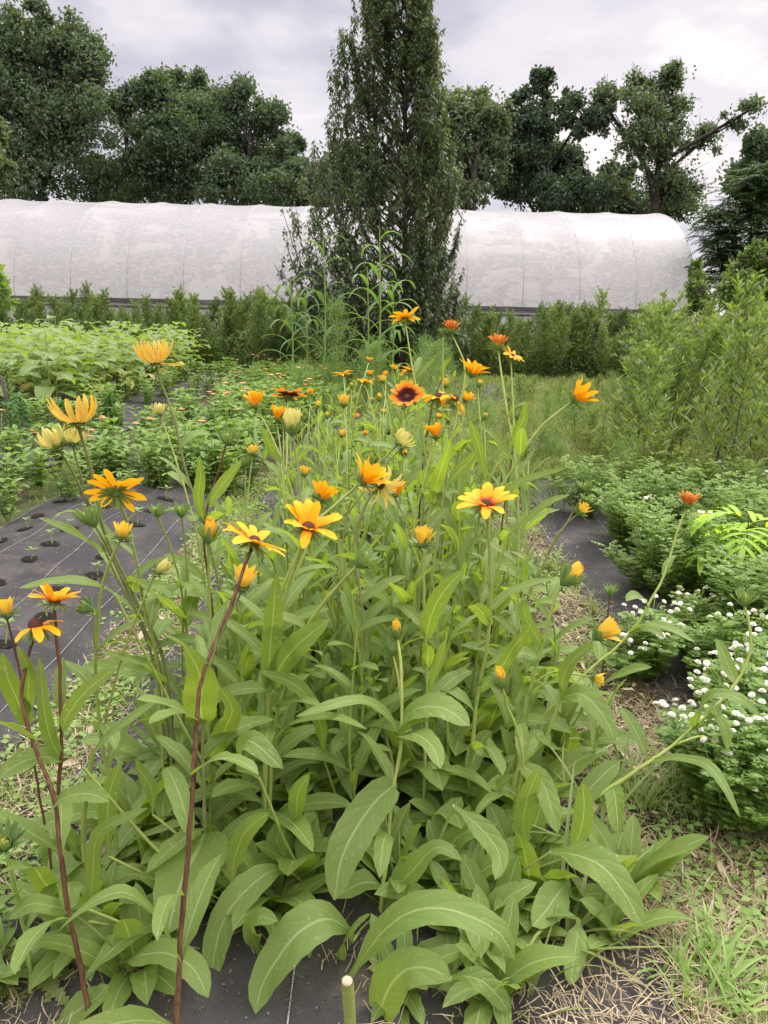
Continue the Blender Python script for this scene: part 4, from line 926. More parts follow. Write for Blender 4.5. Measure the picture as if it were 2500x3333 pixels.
FL = [
 # pts, dh, db, r, mat, label, heads
 ([(336,795),(375,900),(400,1010),(430,1110),(455,1190),(480,1300)],1.55,1.6,.0030,'stemdull','tall yellow coneflower with incurved petals at upper left',[('claw',1.12,(-.05,1,.12))]),
 ([(170,925),(188,980),(205,1060),(225,1150),(262,1230),(310,1330),(345,1400)],1.28,1.45,.0034,'stemdull','wide golden coneflower with upcurled finger petals far left',[('claw',1.2,(.02,1,.15))]),
 ([(128,975),(160,1025),(185,1080),(205,1130),(240,1220),(290,1320),(330,1420)],1.33,1.5,.0028,'stemdull','pair of pale half open coneflower heads on furry stems',[('clawp',.95,(-.45,.85,.2)),('clawp',.85,(.15,1,.2),(158,965,6))]),
 ([(250,1070),(268,1110),(282,1155),(300,1240),(310,1300),(330,1380)],1.22,1.4,.0032,'stempale','golden flower seen from behind with bright green stem, left',[('open',1.08,(-.15,.62,-.55))]),
 ([(204,1135),(230,1180),(262,1250),(300,1330),(340,1420)],1.3,1.45,.0026,'stemdull','round green flower bud low on the left of black fabric',[('green',1.25,(-.3,.8,.2))]),
 ([(262,1168),(240,1205),(222,1260),(212,1350),(207,1440),(215,1560),(235,1690)],1.15,1.25,.0030,'stempale','small bud with first yellow petals on a curved bright stem',[('half_bud',.72,(.2,.9,.2)),('budp',.62,(.75,.55,.2),(335,1238,14)),('green',.75,(-.7,.5,.4),(200,1318,11))]),
 ([(340,1116),(360,1160),(385,1240),(400,1330)],1.45,1.5,.0022,'stemgreen','small green bud between the left coneflowers, left one of two',[('green',.8,(.1,1,.2))]),
 ([(392,1116),(400,1170),(402,1260),(395,1350)],1.42,1.5,.0022,'stemgreen','small green bud between the left coneflowers, right one of two',[('green',.85,(0,1,.25))]),
 ([(345,898),(365,950),(385,1010),(400,1060),(420,1130)],1.75,1.7,.0024,'stempale','small pale claw petalled head behind the tall incurved one',[('clawp',.62,(0,1,.2))]),
 ([(490,960),(480,990),(465,1040),(448,1090),(440,1160),(450,1240)],1.5,1.5,.0026,'stemred','hairy green bud on a brownish stem left of centre',[('green',.95,(.1,1,.25))]),
 ([(546,985),(538,1040),(533,1100),(530,1180)],1.65,1.6,.0022,'stemgreen','green bud with pale yellow tip above the tilted open flower',[('half_bud',.62,(.05,1,.15)),('green',.72,(-.1,1,.2),(530,1008,8))]),
 ([(449,1172),(450,1210),(452,1280),(455,1360),(450,1440)],1.28,1.3,.0028,'stemgreen','half open yellow bud in a green cup left of centre',[('bud',1.05,(.2,.95,.3))]),
 ([(543,1180),(530,1215),(505,1290),(480,1350),(455,1410),(432,1480),(427,1560),(420,1650),(405,1850),(392,2000),(386,2120),(382,2230)],1.12,.86,.0035,'stemred','thick dark red stem with a tilted golden flower, foreground',[('open',1.2,(.50,.86,-.02))]),
 ([(522,1278),(505,1310),(485,1350),(465,1400),(450,1450),(440,1540)],1.2,1.2,.0028,'stemdull','half open golden bud right below the tilted flower',[('half_bud',1.08,(.15,1,.25))]),
 ([(664,1148),(645,1195),(625,1260),(608,1320),(595,1390),(583,1480),(578,1570),(572,1700)],1.25,1.3,.0040,'stempale','large open golden flower facing the viewer in the centre',[('upright',1.15,(.22,.72,.45))]),
 ([(690,1085),(680,1110),(665,1180),(640,1240),(615,1330)],1.45,1.4,.0026,'stempale','side view golden flower just behind the large central one',[('half',1.0,(.3,.9,-.3))]),
 ([(776,1045),(745,1075),(700,1110),(665,1150),(640,1200),(600,1300),(580,1400)],1.42,1.35,.0032,'stempale','golden flower leaning right with upswept petals above centre',[('half',1.25,(.75,.65,.1))]),
 ([(818,1045),(790,1090),(765,1180),(775,1260),(790,1370),(800,1480),(825,1560),(850,1660)],1.5,1.45,.0034,'stemdull','limp pale yellow coneflower with hanging petals',[('droopp',1.0,(.45,-.5,.5))]),
 ([(853,1075),(862,1095),(880,1130),(890,1180),(885,1260)],1.6,1.6,.0026,'stemdull','small orange cup beside the limp pale flower',[('cup',.9,(.15,1,.15))]),
 ([(1049,1098),(1053,1130),(1058,1200),(1060,1260),(1058,1330),(1050,1410),(1032,1500),(1020,1600)],1.33,1.4,.0036,'stempale','wide open golden flower with orange ring and brown disc, right',[('openr',1.15,(.02,.86,.40))]),
 ([(912,1187),(914,1230),(917,1300),(919,1370),(922,1450),(922,1530)],1.38,1.4,.0030,'stempale','half open golden bud standing upright right of centre',[('half_bud',1.1,(0,1,.1))]),
 ([(632,940),(640,990),(648,1045),(652,1110),(655,1160)],1.65,1.6,.0030,'stemdull','big pale yellow closed bud above the centre',[('budp',1.15,(-.05,1,.15))]),
 ([(553,885),(570,910),(590,950),(610,1000),(630,1060),(640,1110)],1.85,1.8,.0026,'stempale','golden cup flower at the left of the middle group',[('cup',1.1,(-.05,1,.05))]),
 ([(598,910),(602,950),(608,1000),(612,1060)],2.0,1.9,.0024,'stemgreen','golden cup just above the big pale bud',[('cup',.98,(.1,1,.1)),('half_bud',.5,(.3,.9,.1),(612,915,8))]),
 ([(622,862),(622,900),(620,960),(618,1030)],2.15,2.0,.0028,'stempale','flat golden flower with dark brown petal bases, side view',[('sidebr',1.12,(.05,1,-.12))]),
 ([(672,856),(668,900),(664,960)],2.7,2.6,.0022,'stemgreen','tiny golden cup at the back left of the group',[('cup',.65,(0,1,.1))]),
 ([(880,862),(872,900),(868,960),(866,1020),(860,1100)],2.0,1.9,.0030,'stemgreen','golden flower with dark maroon eye facing the viewer',[('opend',1.08,(-.1,.45,.9))]),
 ([(885,805),(890,840),(885,900),(875,960)],2.5,2.3,.0026,'stemgreen','drooping golden flower above the dark eyed one',[('droop',1.1,(.1,1,.1))]),
 ([(875,692),(882,740),(892,800),(902,860),(915,950),(925,1040)],2.25,2.1,.0030,'stempale','topmost golden flower standing against the pear tree',[('open',1.0,(-.05,1,-.03))]),
 ([(975,722),(990,750),(1003,785),(1005,820),(990,880),(975,950)],2.2,2.1,.0030,'stempale','rusty orange cup near the top with second small bud',[('rust',.95,(0,1,.1)),('green',.7,(-.1,1,.1),(957,725,14))]),
 ([(1016,815),(1003,840),(985,910),(972,960),(950,1020),(925,1120)],1.95,1.9,.0034,'stempale','golden flower with spread upright petals below rusty cup',[('half',1.12,(.35,.85,.1))]),
 ([(1076,757),(1082,800),(1092,870),(1103,930),(1112,980),(1118,1080),(1120,1180)],1.95,1.8,.0034,'stempale','tall rusty orange cup at the upper right',[('rust',1.0,(.05,1,.05)),('open',.72,(.5,.65,.35),(1104,772,12),.05)]),
 ([(1234,868),(1205,890),(1170,920),(1140,960),(1115,1000),(1090,1040),(1070,1080),(1050,1200)],1.75,1.75,.0032,'stempale','golden flower leaning out to the right on arched stem',[('half',1.25,(.75,.6,.1))]),
 ([(945,866),(940,900),(930,960),(920,1040)],2.1,2.0,.0028,'stemdull','golden flower with hanging petals left in the overlapping cluster',[('droop',1.25,(.3,1,.15))]),
 ([(978,868),(975,900),(968,980)],2.05,2.0,.0026,'stemdull','golden flower with hanging petals in the middle of the cluster',[('droop',1.15,(.5,.9,.1))]),
 ([(1003,868),(1000,910),(990,980)],2.3,2.2,.0026,'stemdull','small golden flower at the right end of the cluster',[('half',.8,(.5,.8,.1)),('half_bud',.7,(0,1,.1),(962,838,6))]),
 ([(942,950),(930,985),(915,1040),(900,1100),(890,1180)],1.85,1.8,.0028,'stempale','orange side view flower with short petals right of centre',[('cup',.98,(-.1,1,.05))]),
 ([(857,962),(845,975),(810,1010),(775,1050),(750,1110),(740,1170)],1.75,1.7,.0028,'stemdull','pale bud with twisted petals on an arched stem',[('clawp',.85,(.6,.7,.2)),('bud',.6,(.3,-.4,.5),(868,968,6))]),
 ([(657,1030),(655,1060),(650,1120)],1.7,1.65,.0024,'stemgreen','small pale half open head left of the leaning golden flower',[('half_bud',.62,(0,1,.1))]),
 ([(1246,1112),(1232,1122),(1200,1160),(1175,1215),(1140,1290),(1120,1370)],1.7,1.7,.0026,'stemdull','yellow bud leaning right under the right side leaves',[('half_bud',.85,(.7,.7,.15)),('green',.85,(0,1,.2),(1265,1062,6))]),
 ([(1215,1262),(1200,1290),(1185,1340),(1170,1400),(1150,1470),(1130,1560)],1.45,1.45,.0034,'stempale','large closed golden bud twisted to the right',[('bud',1.35,(.65,.75,.15))]),
 ([(1283,1378),(1262,1400),(1240,1440),(1210,1510),(1180,1590),(1120,1660)],1.38,1.4,.0036,'stempale','half open golden bud at right leaning over the grass',[('half_bud',1.3,(.85,.6,.15))]),
 ([(859,1380),(864,1420),(868,1500),(866,1600),(850,1700),(835,1850),(820,1985)],1.3,1.15,.0034,'stempale','small closed yellow bud above the broad central leaves',[('bud',.85,(-.1,1,.1)),('green',.7,(.1,1,.3),(849,1415,6))]),
 ([(1084,1485),(1095,1520),(1120,1590),(1130,1650),(1115,1720)],1.25,1.28,.0030,'stempale','yellow bud nodding over the right foliage',[('bud',.95,(-.15,1,.25))]),
 ([(1275,1462),(1240,1455),(1200,1450),(1160,1470),(1110,1540)],1.5,1.5,.0024,'stemgreen','small yellow bud facing right low in the foliage',[('half_bud',.72,(.8,-.1,.3))]),
 ([(1484,1098),(1470,1130),(1450,1190),(1435,1240),(1405,1300),(1375,1350),(1330,1400),(1280,1440),(1220,1500),(1170,1550)],1.75,1.6,.0032,'stempale','small rusty orange head on a long stem leaning far right',[('rust',1.0,(.1,1,.15)),('green',.55,(.3,.9,.2),(1438,1240,8))]),
 ([(1607,1308),(1618,1350),(1622,1400),(1600,1460),(1560,1510),(1500,1570),(1440,1620),(1380,1660),(1290,1720),(1200,1790)],1.5,1.35,.0036,'stempale','green bud on a long arching stem over the right path',[('green',1.1,(0,1,.2)),('green',1.0,(.3,-.6,.5),(1542,1606,12))]),
 ([(117,1308),(125,1400),(130,1500),(133,1600),(128,1700),(124,1745)],1.12,1.08,.0030,'stemred','upper of the two golden flowers at the lower left edge',[('openr',.92,(.1,1,.02))]),
 ([(78,1362),(60,1420),(46,1490),(60,1570),(90,1650),(118,1730),(128,1820),(150,1980),(185,2150),(195,2240)],1.1,.92,.0033,'stemred','golden flower with dark dome and drooping petals, left edge',[('droop',1.12,(-.05,1,.22))]),
 ([(17,1335),(25,1370),(40,1440)],1.15,1.15,.0020,'stemred','small pale bud at the very left edge beside golden flowers',[('half_bud',.8,(-.1,1,.1))]),
 ([(12,1830),(20,1870),(40,1950),(60,2050),(70,2180)],1.0,1.0,.0030,'stemgreen','green bud with bright yellow centre at the lower left edge',[('green',1.1,(.2,.8,.6))]),
 ([(772,1222),(748,1245),(700,1300),(660,1360),(630,1430),(610,1500),(592,1570)],1.22,1.3,.0036,'stempale','green bud with spreading bracts pointing right, centre',[('green',1.25,(.7,.65,.15))]),
 ([(1318,1285),(1313,1330),(1308,1400),(1300,1460)],1.75,1.75,.0022,'stemred','thin dark stemmed green bud before the right fabric strip',[('green',.8,(.1,1,.1))]),
 ([(742,812),(745,850),(748,900)],2.75,2.6,.0024,'stemgreen','golden flower at the back left with another behind it',[('open',.85,(-.2,1,.05))]),
 ([(797,782),(790,805),(775,850)],3.3,3.1,.0024,'stemgreen','rearmost small golden head at the top of the row',[('half',.55,(.2,1,.1))]),
 ([(800,812),(802,850),(805,900)],3.1,3.0,.0022,'stemgreen','small golden head just below the rearmost one',[('half',.6,(0,1,.1))]),
 ([(833,812),(832,860),(828,900)],3.2,3.0,.0022,'stemgreen','small golden head to the right in the rear group',[('half',.5,(0,1,.1))]),
 ([(787,828),(800,870),(812,930),(820,990)],2.6,2.5,.0024,'stempale','shallow golden bowl flower in the rear group',[('open',.80,(.05,1,.1))]),
 ([(826,828),(835,870),(845,930)],2.8,2.7,.0022,'stemgreen','pale yellow narrow petalled head in the rear group',[('half_bud',.75,(.1,1,.1))]),
 ([(743,880),(748,930),(750,1000)],2.3,2.2,.0024,'stempale','pale yellow tufted head left of the dark eyed flower',[('half_bud',.98,(0,1,.1))]),
 ([(820,868),(822,920),(822,970)],2.7,2.6,.0022,'stemgreen','two small round yellow buds near the dark eyed flower',[('bud',.75,(0,1,.1)),('bud',.55,(0,1,.1),(803,872,6))]),
 ([(687,880),(688,920),(690,980)],2.6,2.5,.0022,'stemgreen','tiny yellow bud left of the pale tufted head',[('half_bud',.55,(0,1,.1))]),
 ([(738,945),(730,990),(728,1040)],2.1,2.0,.0022,'stemgreen','small striped green bud in the centre background',[('half_bud',.55,(.2,1,.1))]),
 ([(1033,838),(1035,880),(1040,930)],2.5,2.4,.0022,'stemgreen','pale yellow closed bud right of the spread golden flower',[('bud',.7,(.3,1,.1))]),
 ([(1045,908),(1048,950),(1050,1010)],2.4,2.3,.0022,'stemgreen','tiny yellow bud on the right above the long leaves',[('bud',.6,(.3,1,.1))]),
 ([(1117,905),(1110,950),(1100,1020),(1090,1090)],2.0,1.95,.0022,'stemred','small green bud by the tall rusty cup stem',[('green',.7,(0,1,.1))]),
 ([(965,790),(950,830),(935,870),(925,920)],2.25,2.2,.0024,'stemred','small green bud on dark stem behind the topmost flowers',[('green',.5,(0,1,.1))]),
]
for (pts, dh, db, r, mat, lab, hd) in FL:
    plant_stem(pts, dh, db, r, mat, lab, hd, GR, leaves=len(pts) > 3)
# background of the row: individual small flowering plants further back
REAR = [(705,905,'bud',.6),(770,905,'half',.5),(850,800,'half',.5),(905,815,'half',.55),(760,840,'bud',.5),(870,885,'bud',.5),(830,895,'half_bud',.5),(650,905,'bud',.5),(950,905,'half',.5),(725,925,'green',.6),(790,940,'half',.45),(990,900,'half_bud',.5)]
for i, (x, y, t, s) in enumerate(REAR):
    plant_stem([(x, y), (x+random.gauss(0, 6), y+40), (x+random.gauss(0, 10), y+95)], 3.1+.15*(i % 4), 3.0+.15*(i % 4), .0024, 'stemgreen', 'small yellow bud among the leaves at the far end of the row', [(t, s*1.25, (random.gauss(0, .2), 1, .1))], 'small far buds of the row')

# leaves traced from the photo in the foreground
HL = [ # pts (base..tip), width, distance of base, tip, normal tilt, label
 ([(755,2112),(790,2060),(835,2005),(900,1965),(960,1962),(1030,1985),(1080,2015),(1112,2075)],104,.98,.90,.5),
 ([(765,2030),(735,1995),(700,1985),(650,2010),(600,2070),(562,2140),(552,2190)],118,1.05,.93,.5),
 ([(810,2230),(825,2170),(850,2120),(890,2090),(940,2095),(975,2118)],120,.95,.88,.4),
 ([(975,2112),(1005,2108),(1040,2118),(1075,2150),(1098,2185)],62,.95,.92,.5),
 ([(455,1800),(432,1840),(400,1895),(378,1950),(362,2018)],158,1.12,1.0,.25),
 ([(382,2070),(350,2000),(310,1950),(262,1925),(215,1940),(165,1975),(125,2012)],58,.90,.86,.9),
 ([(1190,1840),(1240,1845),(1300,1870),(1350,1930),(1388,2000)],92,1.15,1.0,.35),
 ([(835,1693),(805,1725),(770,1780),(738,1850),(722,1945)],104,1.2,1.05,.2),
 ([(590,1752),(615,1765),(640,1785),(662,1812),(676,1840)],82,1.12,1.02,.5),
 ([(630,1885),(590,1880),(540,1915),(490,1975),(465,2050),(457,2122)],92,1.15,1.0,.3),
 ([(260,2080),(310,2062),(370,2062),(420,2095),(450,2155)],92,1.0,.9,.4),
 ([(110,2250),(140,2205),(180,2175),(215,2150),(235,2128)],92,.93,.95,.6),
 ([(1230,1905),(1205,1930),(1180,1965),(1150,2000)],88,1.15,1.05,.2),
 ([(1250,1985),(1248,2020),(1240,2070),(1232,2128)],62,1.1,1.0,.2),
 ([(1110,2035),(1145,2020),(1190,2010),(1230,2018)],36,1.12,1.05,.6),
 ([(248,1283),(215,1265),(162,1253),(110,1256),(42,1270)],36,1.25,1.15,.6),
 ([(216,1198),(180,1168),(144,1142),(84,1118)],32,1.35,1.3,.5),
 ([(390,1345),(350,1300),(320,1270),(286,1248)],52,1.25,1.2,.4),
 ([(345,1478),(310,1440),(270,1420),(216,1408)],50,1.2,1.15,.5),
 ([(144,1572),(160,1530),(195,1485),(252,1443)],48,1.05,1.0,.3),
 ([(180,1658),(215,1610),(270,1560),(336,1518)],52,1.05,1.0,.4),
 ([(428,1570),(425,1520),(432,1470),(420,1430),(398,1392)],92,1.02,.98,.15),
 ([(582,1490),(582,1420),(590,1330),(597,1238)],54,1.25,1.2,.1),
 ([(592,1500),(620,1430),(660,1380),(712,1338)],66,1.25,1.2,.3),
 ([(583,1602),(630,1560),(700,1545),(750,1555),(792,1575)],36,1.2,1.05,.7),
 ([(865,1600),(830,1545),(783,1515),(730,1520),(640,1548)],40,1.25,1.1,.7),
 ([(922,1370),(935,1320),(960,1275),(1004,1230)],50,1.35,1.3,.3),
 ([(925,1520),(935,1470),(950,1425),(963,1382)],54,1.3,1.25,.3),
 ([(868,1602),(900,1592),(935,1615),(952,1660)],66,1.2,1.05,.4),
 ([(870,1560),(900,1530),(960,1530),(1015,1568)],84,1.28,1.15,.6),
 ([(880,1315),(870,1290),(850,1265),(824,1250)],40,1.4,1.35,.4),
 ([(1362,1362),(1400,1345),(1450,1358),(1502,1388)],34,1.6,1.5,.7),
 ([(1200,1492),(1215,1445),(1245,1415),(1284,1392)],48,1.4,1.3,.2),
 ([(1500,1575),(1510,1535),(1545,1500),(1590,1505),(1645,1548)],44,1.4,1.3,.5),
 ([(1530,1560),(1555,1555),(1568,1580),(1572,1622)],30,1.4,1.35,.4),
 ([(1400,1645),(1470,1638),(1530,1655),(1565,1700),(1598,1765)],36,1.35,1.2,.6),
 ([(1100,1150),(1140,1120),(1185,1085),(1232,1068)],28,1.65,1.55,.4),
 ([(1075,1095),(1120,1045),(1170,1025),(1225,1010)],22,1.75,1.65,.5),
 ([(1105,970),(1115,935),(1130,905),(1134,868)],26,1.85,1.8,.2),
 ([(942,1060),(955,1010),(966,975),(974,945)],32,1.6,1.55,.2),
 ([(960,1055),(985,1025),(1010,1000),(1030,974)],34,1.65,1.6,.3),
 ([(1052,1045),(1040,990),(1030,950),(1014,908)],28,1.75,1.7,.2),
 ([(1112,992),(1090,965),(1060,935),(1033,918)],22,1.8,1.75,.4),
 ([(910,815),(920,795),(938,774)],13,2.2,2.2,.2), ([(938,815),(955,790),(975,773)],15,2.25,2.2,.3),
 ([(433,1130),(425,1080),(432,1030),(430,985)],28,1.5,1.45,.1),
 ([(450,1080),(475,1050),(500,1020),(522,995)],32,1.5,1.45,.3),
 ([(595,1010),(585,985),(575,950),(565,920)],24,1.8,1.75,.3),
 ([(655,1165),(680,1120),(720,1090),(760,1078)],26,1.45,1.4,.4),
 ([(1060,1330),(1095,1290),(1150,1262),(1210,1250)],34,1.45,1.35,.5),
 ([(1175,1400),(1150,1360),(1135,1330),(1128,1290)],34,1.4,1.35,.2),
 ([(1045,1500),(1085,1450),(1110,1400),(1150,1350)],40,1.4,1.3,.3),
 ([(1130,1660),(1170,1690),(1190,1740),(1205,1800)],56,1.25,1.15,.3),
 ([(1215,1505),(1260,1500),(1300,1540),(1330,1600)],60,1.4,1.3,.5),
 ([(1230,1850),(1255,1790),(1262,1740),(1258,1690)],56,1.2,1.2,.2),
 ([(1140,1840),(1130,1780),(1140,1720),(1165,1660)],54,1.25,1.2,.2),
 ([(55,1560),(30,1500),(15,1460),(5,1410)],52,1.1,1.08,.2), ([(60,1540),(62,1490),(60,1440),(38,1395)],38,1.1,1.05,.2),
 ([(130,1640),(110,1600),(100,1560),(85,1420)],36,1.08,1.05,.3),
 ([(180,1960),(130,1960),(60,1955),(20,1985)],56,1.0,.95,.5), ([(125,1965),(90,1900),(50,1870),(5,1880)],60,.98,.93,.6),
 ([(190,1990),(200,1900),(215,1800),(320,1745)],44,1.05,1.0,.3), ([(235,1850),(232,1780),(240,1700),(262,1645)],50,1.1,1.1,.2),
 ([(330,1760),(325,1700),(300,1660),(292,1640)],40,1.15,1.1,.3), ([(500,1905),(508,1850),(535,1790),(582,1755)],56,1.1,1.05,.3),
 ([(640,1790),(640,1750),(645,1710),(668,1672)],46,1.2,1.15,.2), ([(560,1680),(520,1640),(540,1600),(612,1660)],70,1.1,1.0,.5),
 ([(455,1640),(490,1570),(500,1520),(470,1480)],58,1.15,1.12,.2),
 ([(700,1640),(690,1560),(640,1480),(560,1450)],44,1.35,1.2,.5),
 ([(840,1980),(900,1880),(960,1830),(1000,1860)],60,1.15,1.1,.5), ([(980,1740),(1040,1790),(1080,1850),(1070,1900)],60,1.15,1.05,.4),
 ([(940,1900),(960,1850),(1000,1800),(1075,1780)],66,1.25,1.2,.4),
 ([(740,2100),(740,2040),(770,2000),(800,1975)],50,1.05,1.0,.4), ([(560,2060),(545,2010),(560,1980),(600,1990)],60,1.05,.98,.5),
]
basal_root = empty('black_eyed_susan', (0, 1.15, 0)); tag(basal_root, 'large leafy base of the front plant spreading broad leaves over the fabric', 'flower', GR)
bst = MB()
for (pts, wd, d0, d1, tilt) in HL:
    # nearest stem in the picture gives the attachment
    best = None
    for root, org, path, pj in STEMS:
        dd = np.hypot(pj[:, 0]-pts[0][0], pj[:, 1]-pts[0][1])+60*np.abs(path[:, 1]-d0); j = int(np.argmin(dd))
        if best is None or dd[j] < best[0]: best = (dd[j], root, org, path[j])
    W = [P(x, y, d0+(d1-d0)*t) for (x, y), t in zip(pts, np.linspace(0, 1, len(pts)))]
    if best[0] < 26: root, org = best[1], best[2]; off = best[3]-W[0]; W = [q+off*(1-i/(len(W)-1))**2 for i, q in enumerate(W)]
    else:
        root, org = basal_root, np.array([0, 1.15, 0]); b = W[0]; g = np.array([b[0]*.55+.0*1, b[1]+.12, 0.0]); 
        tube(bst, smooth_path([g, g*.45+b*.55+[0, 0, -.02 if b[2] > .1 else 0], b], 8)-org, np.linspace(.0035, .0022, 8), 6)
    C_ = smooth_path(W, 18); C_[:, 2] = np.maximum(C_[:, 2], .02); T = nrm(np.gradient(C_, axis=0)); V = nrm(CAM-C_)
    nn = nrm(V*(1-tilt)+np.array([0, 0, 1.])*tilt+.12*rng.normal(size=3)); s = nrm(np.cross(nn, T)); nn = np.cross(T, s)
    dist = (C_-CAM)@FW; t = np.linspace(0, 1, 18); kd = 'sess' if best[0] < 26 else 'rud'
    hw = prof(t, kd)*wd*S/FPX*dist/2*1.16*(1+.025*np.where(np.arange(18) % 2, 1, -1)+.05*np.sin(t*9+rng.random()*6)); hw[-1] = 0.0005
    lf = MB(); ribbon(lf, C_-org, s, nn, hw, 7, .18, .10, -.06); lf.obj('leaf', MT['leaf_big'], root)
bst.obj('petiole_cluster', MT['stempale'], basal_root)

# leafy shoots and basal clumps without flowers
def clump(near, shoot):
    root = empty('coneflower_clump' if not shoot else 'coneflower_shoot'); st = MB(); lv = []
    if shoot:
        h = random.uniform(.42, .64); sp_ = smooth_path([[0, 0, 0], [random.gauss(0, .03), random.gauss(0, .03), h*.5], [random.gauss(0, .07), random.gauss(0, .07), h]], 10); tube(st, sp_, np.linspace(.0042, .002, 10), 6)
        k = 12
        for i in range(k):
            t = .08+.92*i/k; b = [np.interp(t*9, range(10), sp_[:, a]) for a in range(3)]; L = (.17-.09*t)*random.uniform(.85, 1.2); lf = MB()
            blade(lf, b, i*2.4+random.gauss(0, .2), random.uniform(.7, 1.3)+.15*t, L, L*random.uniform(.22, .34), random.uniform(.0, 1.2), 'rud' if t < .4 else 'sess', 10 if near else 7, 5 if near else 3, .22, .09, random.uniform(-.5, .5), .03, random.gauss(0, .3)); lv.append(lf)
    else:
        for i in range(13):
            L = random.uniform(.17, .29); lf = MB()
            blade(lf, (random.gauss(0, .015), random.gauss(0, .015), .0), i*2.4+random.gauss(0, .3), random.uniform(.8, 1.45), L, L*random.uniform(.30, .44), random.uniform(.3, 1.8), 'rud', 12 if near else 8, 5 if near else 3, .2, .1, random.uniform(-.4, .4), .03, random.gauss(0, .3)); lv.append(lf)
        tube(st, [[0, 0, 0], [0, 0, .02], [.003, 0, .05]], .006, 6)
    st.obj('stem', MT['stemgreen'], root)
    if near:
        for lf in lv: lf.obj('leaf', MT['leaf_big'], root)
    else:
        mb = MB()
        for lf in lv: mb.merge(lf)
        mb.obj('foliage', MT['leaf_mid'], root)
    return root
nc = [clump(True, i % 2 == 0) for i in range(6)]; fc = [clump(False, i % 3 != 0) for i in range(7)]
pl = []
for i in range(62):
    y = 1.10+1.0*(i+.5)/62; x = random.uniform(-.42, .40)*(.75+.25*(y-1))+.02
    if y < 1.35 and -.12 < x < .02: x -= .15
    pl.append((x, y, .95 if y > 1.35 else .62, i if y > 1.35 else 2*i+1))
pl += [(-.55, 1.25, .7, 1), (-.48, 1.1, .6, 3), (.48, 1.25, .75, 5), (.52, 1.5, .8), (.45, 1.7, .9), (-.62, 1.02, .6, 1), (-.5, 1.6, .8)]
pl += [(-.33, 1.16, .7, 3), (-.12, 1.22, .8, 5), (.15, 1.14, .7, 1), (.3, 1.2, .75, 3), (-.5, 1.35, .85, 1), (-.6, 1.2, .7, 5), (.42, 1.12, .6, 3), (-.42, 1.85, 1.05), (-.5, 2.0, 1.05), (-.35, 1.55, 1.1)]
for (fx, fy) in [(300, 2120), (190, 2010), (1060, 2200), (1010, 2060), (340, 1960), (860, 2190), (1120, 1960)]:
    g_ = G(fx, fy); pl.append((g_[0], max(g_[1], 1.0), .62, 1+2*random.randrange(3)))
pl += [(random.uniform(-.42, .36), random.uniform(1.45, 2.4), random.uniform(1.05, 1.25), 2*random.randrange(3)) for _ in range(24)]
scatter(nc, pl, 'leafy coneflower shoot without a flower near the front', 'plant', 'leafy shoots of the front row')
pl = []
for i in range(170):
    y = 2.0+5.2*random.random()**1.25; x = random.uniform(-.50, .42)+.015*y; pl.append((x, y, .98))
scatter(fc, pl, 'leafy coneflower plant without a flower further down the row', 'plant', 'leafy plants further down the row')

# ------------------------------------------------------------ small things in front
def cut_stem(fx0, fy0, fx1, fy1, d, r, lb):
    a = P(fx0, fy0, d); b = P(fx1, fy1, d+.03); b[2] = max(b[2], 0); g = b.copy(); g[2] = 0; org = g
    root = empty('cut_stem', org); tag(root, lb, 'cut stem', 'cut stems of the front plant')
    mb = MB(); tube(mb, smooth_path([a, (a+b)/2, b] if b[2] < .02 else [a, b, g], 10)-org, r, 10); mb.obj('stem', MT['stempale'], root)
    ax = nrm(a-b); mb = MB(); dome(mb, a-org-ax*.001, ax, r*.9, r*.2, 10, 4); mb.obj('pith', MT['pith'], root)
cut_stem(750, 2118, 757, 2230, .84, .0085, 'thick cut stem with pale end at the bottom centre')
cut_stem(202, 1612, 180, 1800, 1.15, .0048, 'cut stem leaning left beside the dark red stem')
def rock(x, y, r, lb):
    th = np.linspace(0, PI, 12)[1:-1]; ph = np.arange(16)*2*PI/16; T_, F_ = np.meshgrid(th, ph, indexing='ij'); rr = r*(1+.18*np.sin(3*F_+x*9)*np.sin(2*T_)+.1*np.sin(5*F_+2*T_+y*7))
    v = np.stack([rr*np.sin(T_)*np.cos(F_)*1.2, rr*np.sin(T_)*np.sin(F_), rr*np.cos(T_)*.6], -1); mb = MB(); mb.add(v, gridf(10, 16, True)); mb.add(np.vstack([v[0], [v[0].mean(0)]]), None, [[i, (i+1) % 16, 16] for i in range(16)])
    o = mb.obj('rock', MT['rock']); o.location = (x, y, r*.35+.01); tag(o, lb, 'rock')
g = G(228, 1850); rock(g[0], g[1], .035, 'pinkish rock on the black fabric at lower left')
g = G(560, 2205); rock(g[0], g[1], .022, 'grey rough stone at the bottom edge')
def tuft(fx, fy, n, L, W, lb, grp='long grass tufts by the path', mat='grassdk', spread=.05, bend=1.9):
    g = G(fx, fy); root = MB()
    for i in range(n): blade(root, (random.gauss(0, spread*.4), random.gauss(0, spread*.4), 0), random.random()*6.3, random.uniform(.7, 1.4), L*random.uniform(.5, 1.2), W, random.uniform(.5, bend), 'lin', 9, 3, .35, 0, side_swing=random.gauss(0, .4))
    o = root.obj('grass_tuft', MT[mat]); o.location = (g[0], g[1], 0); tag(o, lb, 'grass tuft', grp)
tuft(1370, 1440, 26, .10, .006, 'small grass tuft at the edge of the right fabric strip')
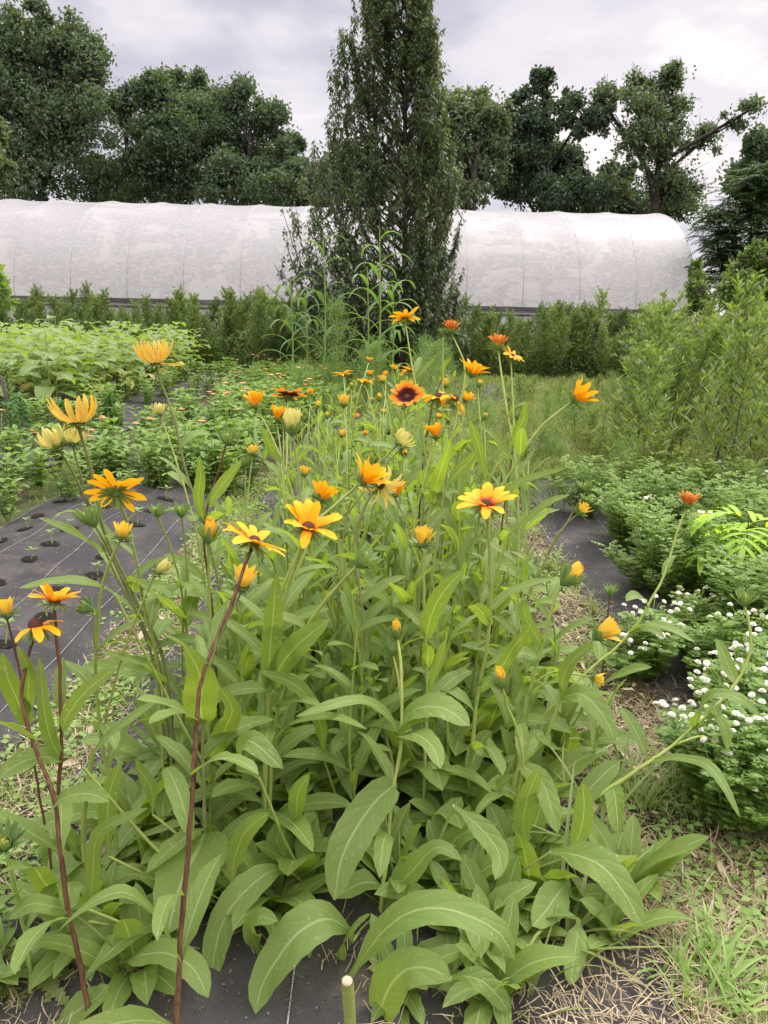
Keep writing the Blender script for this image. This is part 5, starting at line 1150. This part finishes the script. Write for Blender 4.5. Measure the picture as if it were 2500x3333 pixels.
tuft(1560, 2170, 46, .13, .008, 'pale mown grass tuft at the bottom right corner', mat='grass', spread=.10, bend=.9)
tuft(1480, 2120, 30, .10, .008, 'pale grass tuft left of the corner one', mat='grass', spread=.08, bend=.9)
tuft(1640, 2080, 30, .10, .006, 'grass tuft at the right edge near the bottom', mat='grass', spread=.08)
tuft(1290, 1880, 16, .34, .009, 'long arching grass blades right of the leafy plants', bend=2.2)
tuft(1200, 2060, 18, .30, .010, 'long flat grass blades lying over the fabric edge', bend=2.4)
tuft(880, 1990, 22, .26, .006, 'grass clump growing between the front stems', bend=1.8)
tuft(700, 1770, 14, .34, .006, 'fine arching grass in the dark gap of the front plants', bend=1.6)
tuft(1140, 2180, 20, .16, .006, 'short grass at the foot of the front plants', bend=1.6)
tuft(1330, 1720, 24, .18, .007, 'grass tuft on the path beside the leaning stem', bend=1.8)
tuft(1480, 1900, 40, .07, .003, 'fine dark grass tuft on the path at right', spread=.12, bend=1.2)
tuft(1200, 1230, 26, .16, .006, 'grass tuft at the left edge of the right fabric strip')
tuft(1290, 1330, 20, .14, .006, 'grass tuft on straw beside the right fabric strip')
tuft(1180, 1110, 26, .2, .007, 'grass tuft where the right fabric strip goes under the weeds')
tuft(1400, 1750, 30, .14, .006, 'grass tuft on the right path near the leaning stem tip', bend=1.4)
tuft(1530, 1780, 50, .07, .003, 'fine grass patch in front of the white daisies', spread=.14, bend=1.2)
def dandelion(fx, fy, lb, n=9, L=.14):
    g = G(fx, fy); mb = MB()
    for i in range(n):
        az = i*2.4; blade(mb, (0, 0, .005), az, random.uniform(.2, .7), L*random.uniform(.7, 1.1), .030, random.uniform(.4, 1.1), 'lin', 27, 3, .15, .1, 0, .38)
    o = mb.obj('dandelion', MT['grassdk']); o.location = (g[0], g[1], 0); tag(o, lb, 'weed')
dandelion(150, 2060, 'dandelion rosette with jagged leaves on the fabric at lower left'); dandelion(60, 2120, 'jagged leaved weed at the bottom left corner', 8, .12)
dandelion(1340, 1840, 'small jagged weed on the path right of the plants', 7, .09)
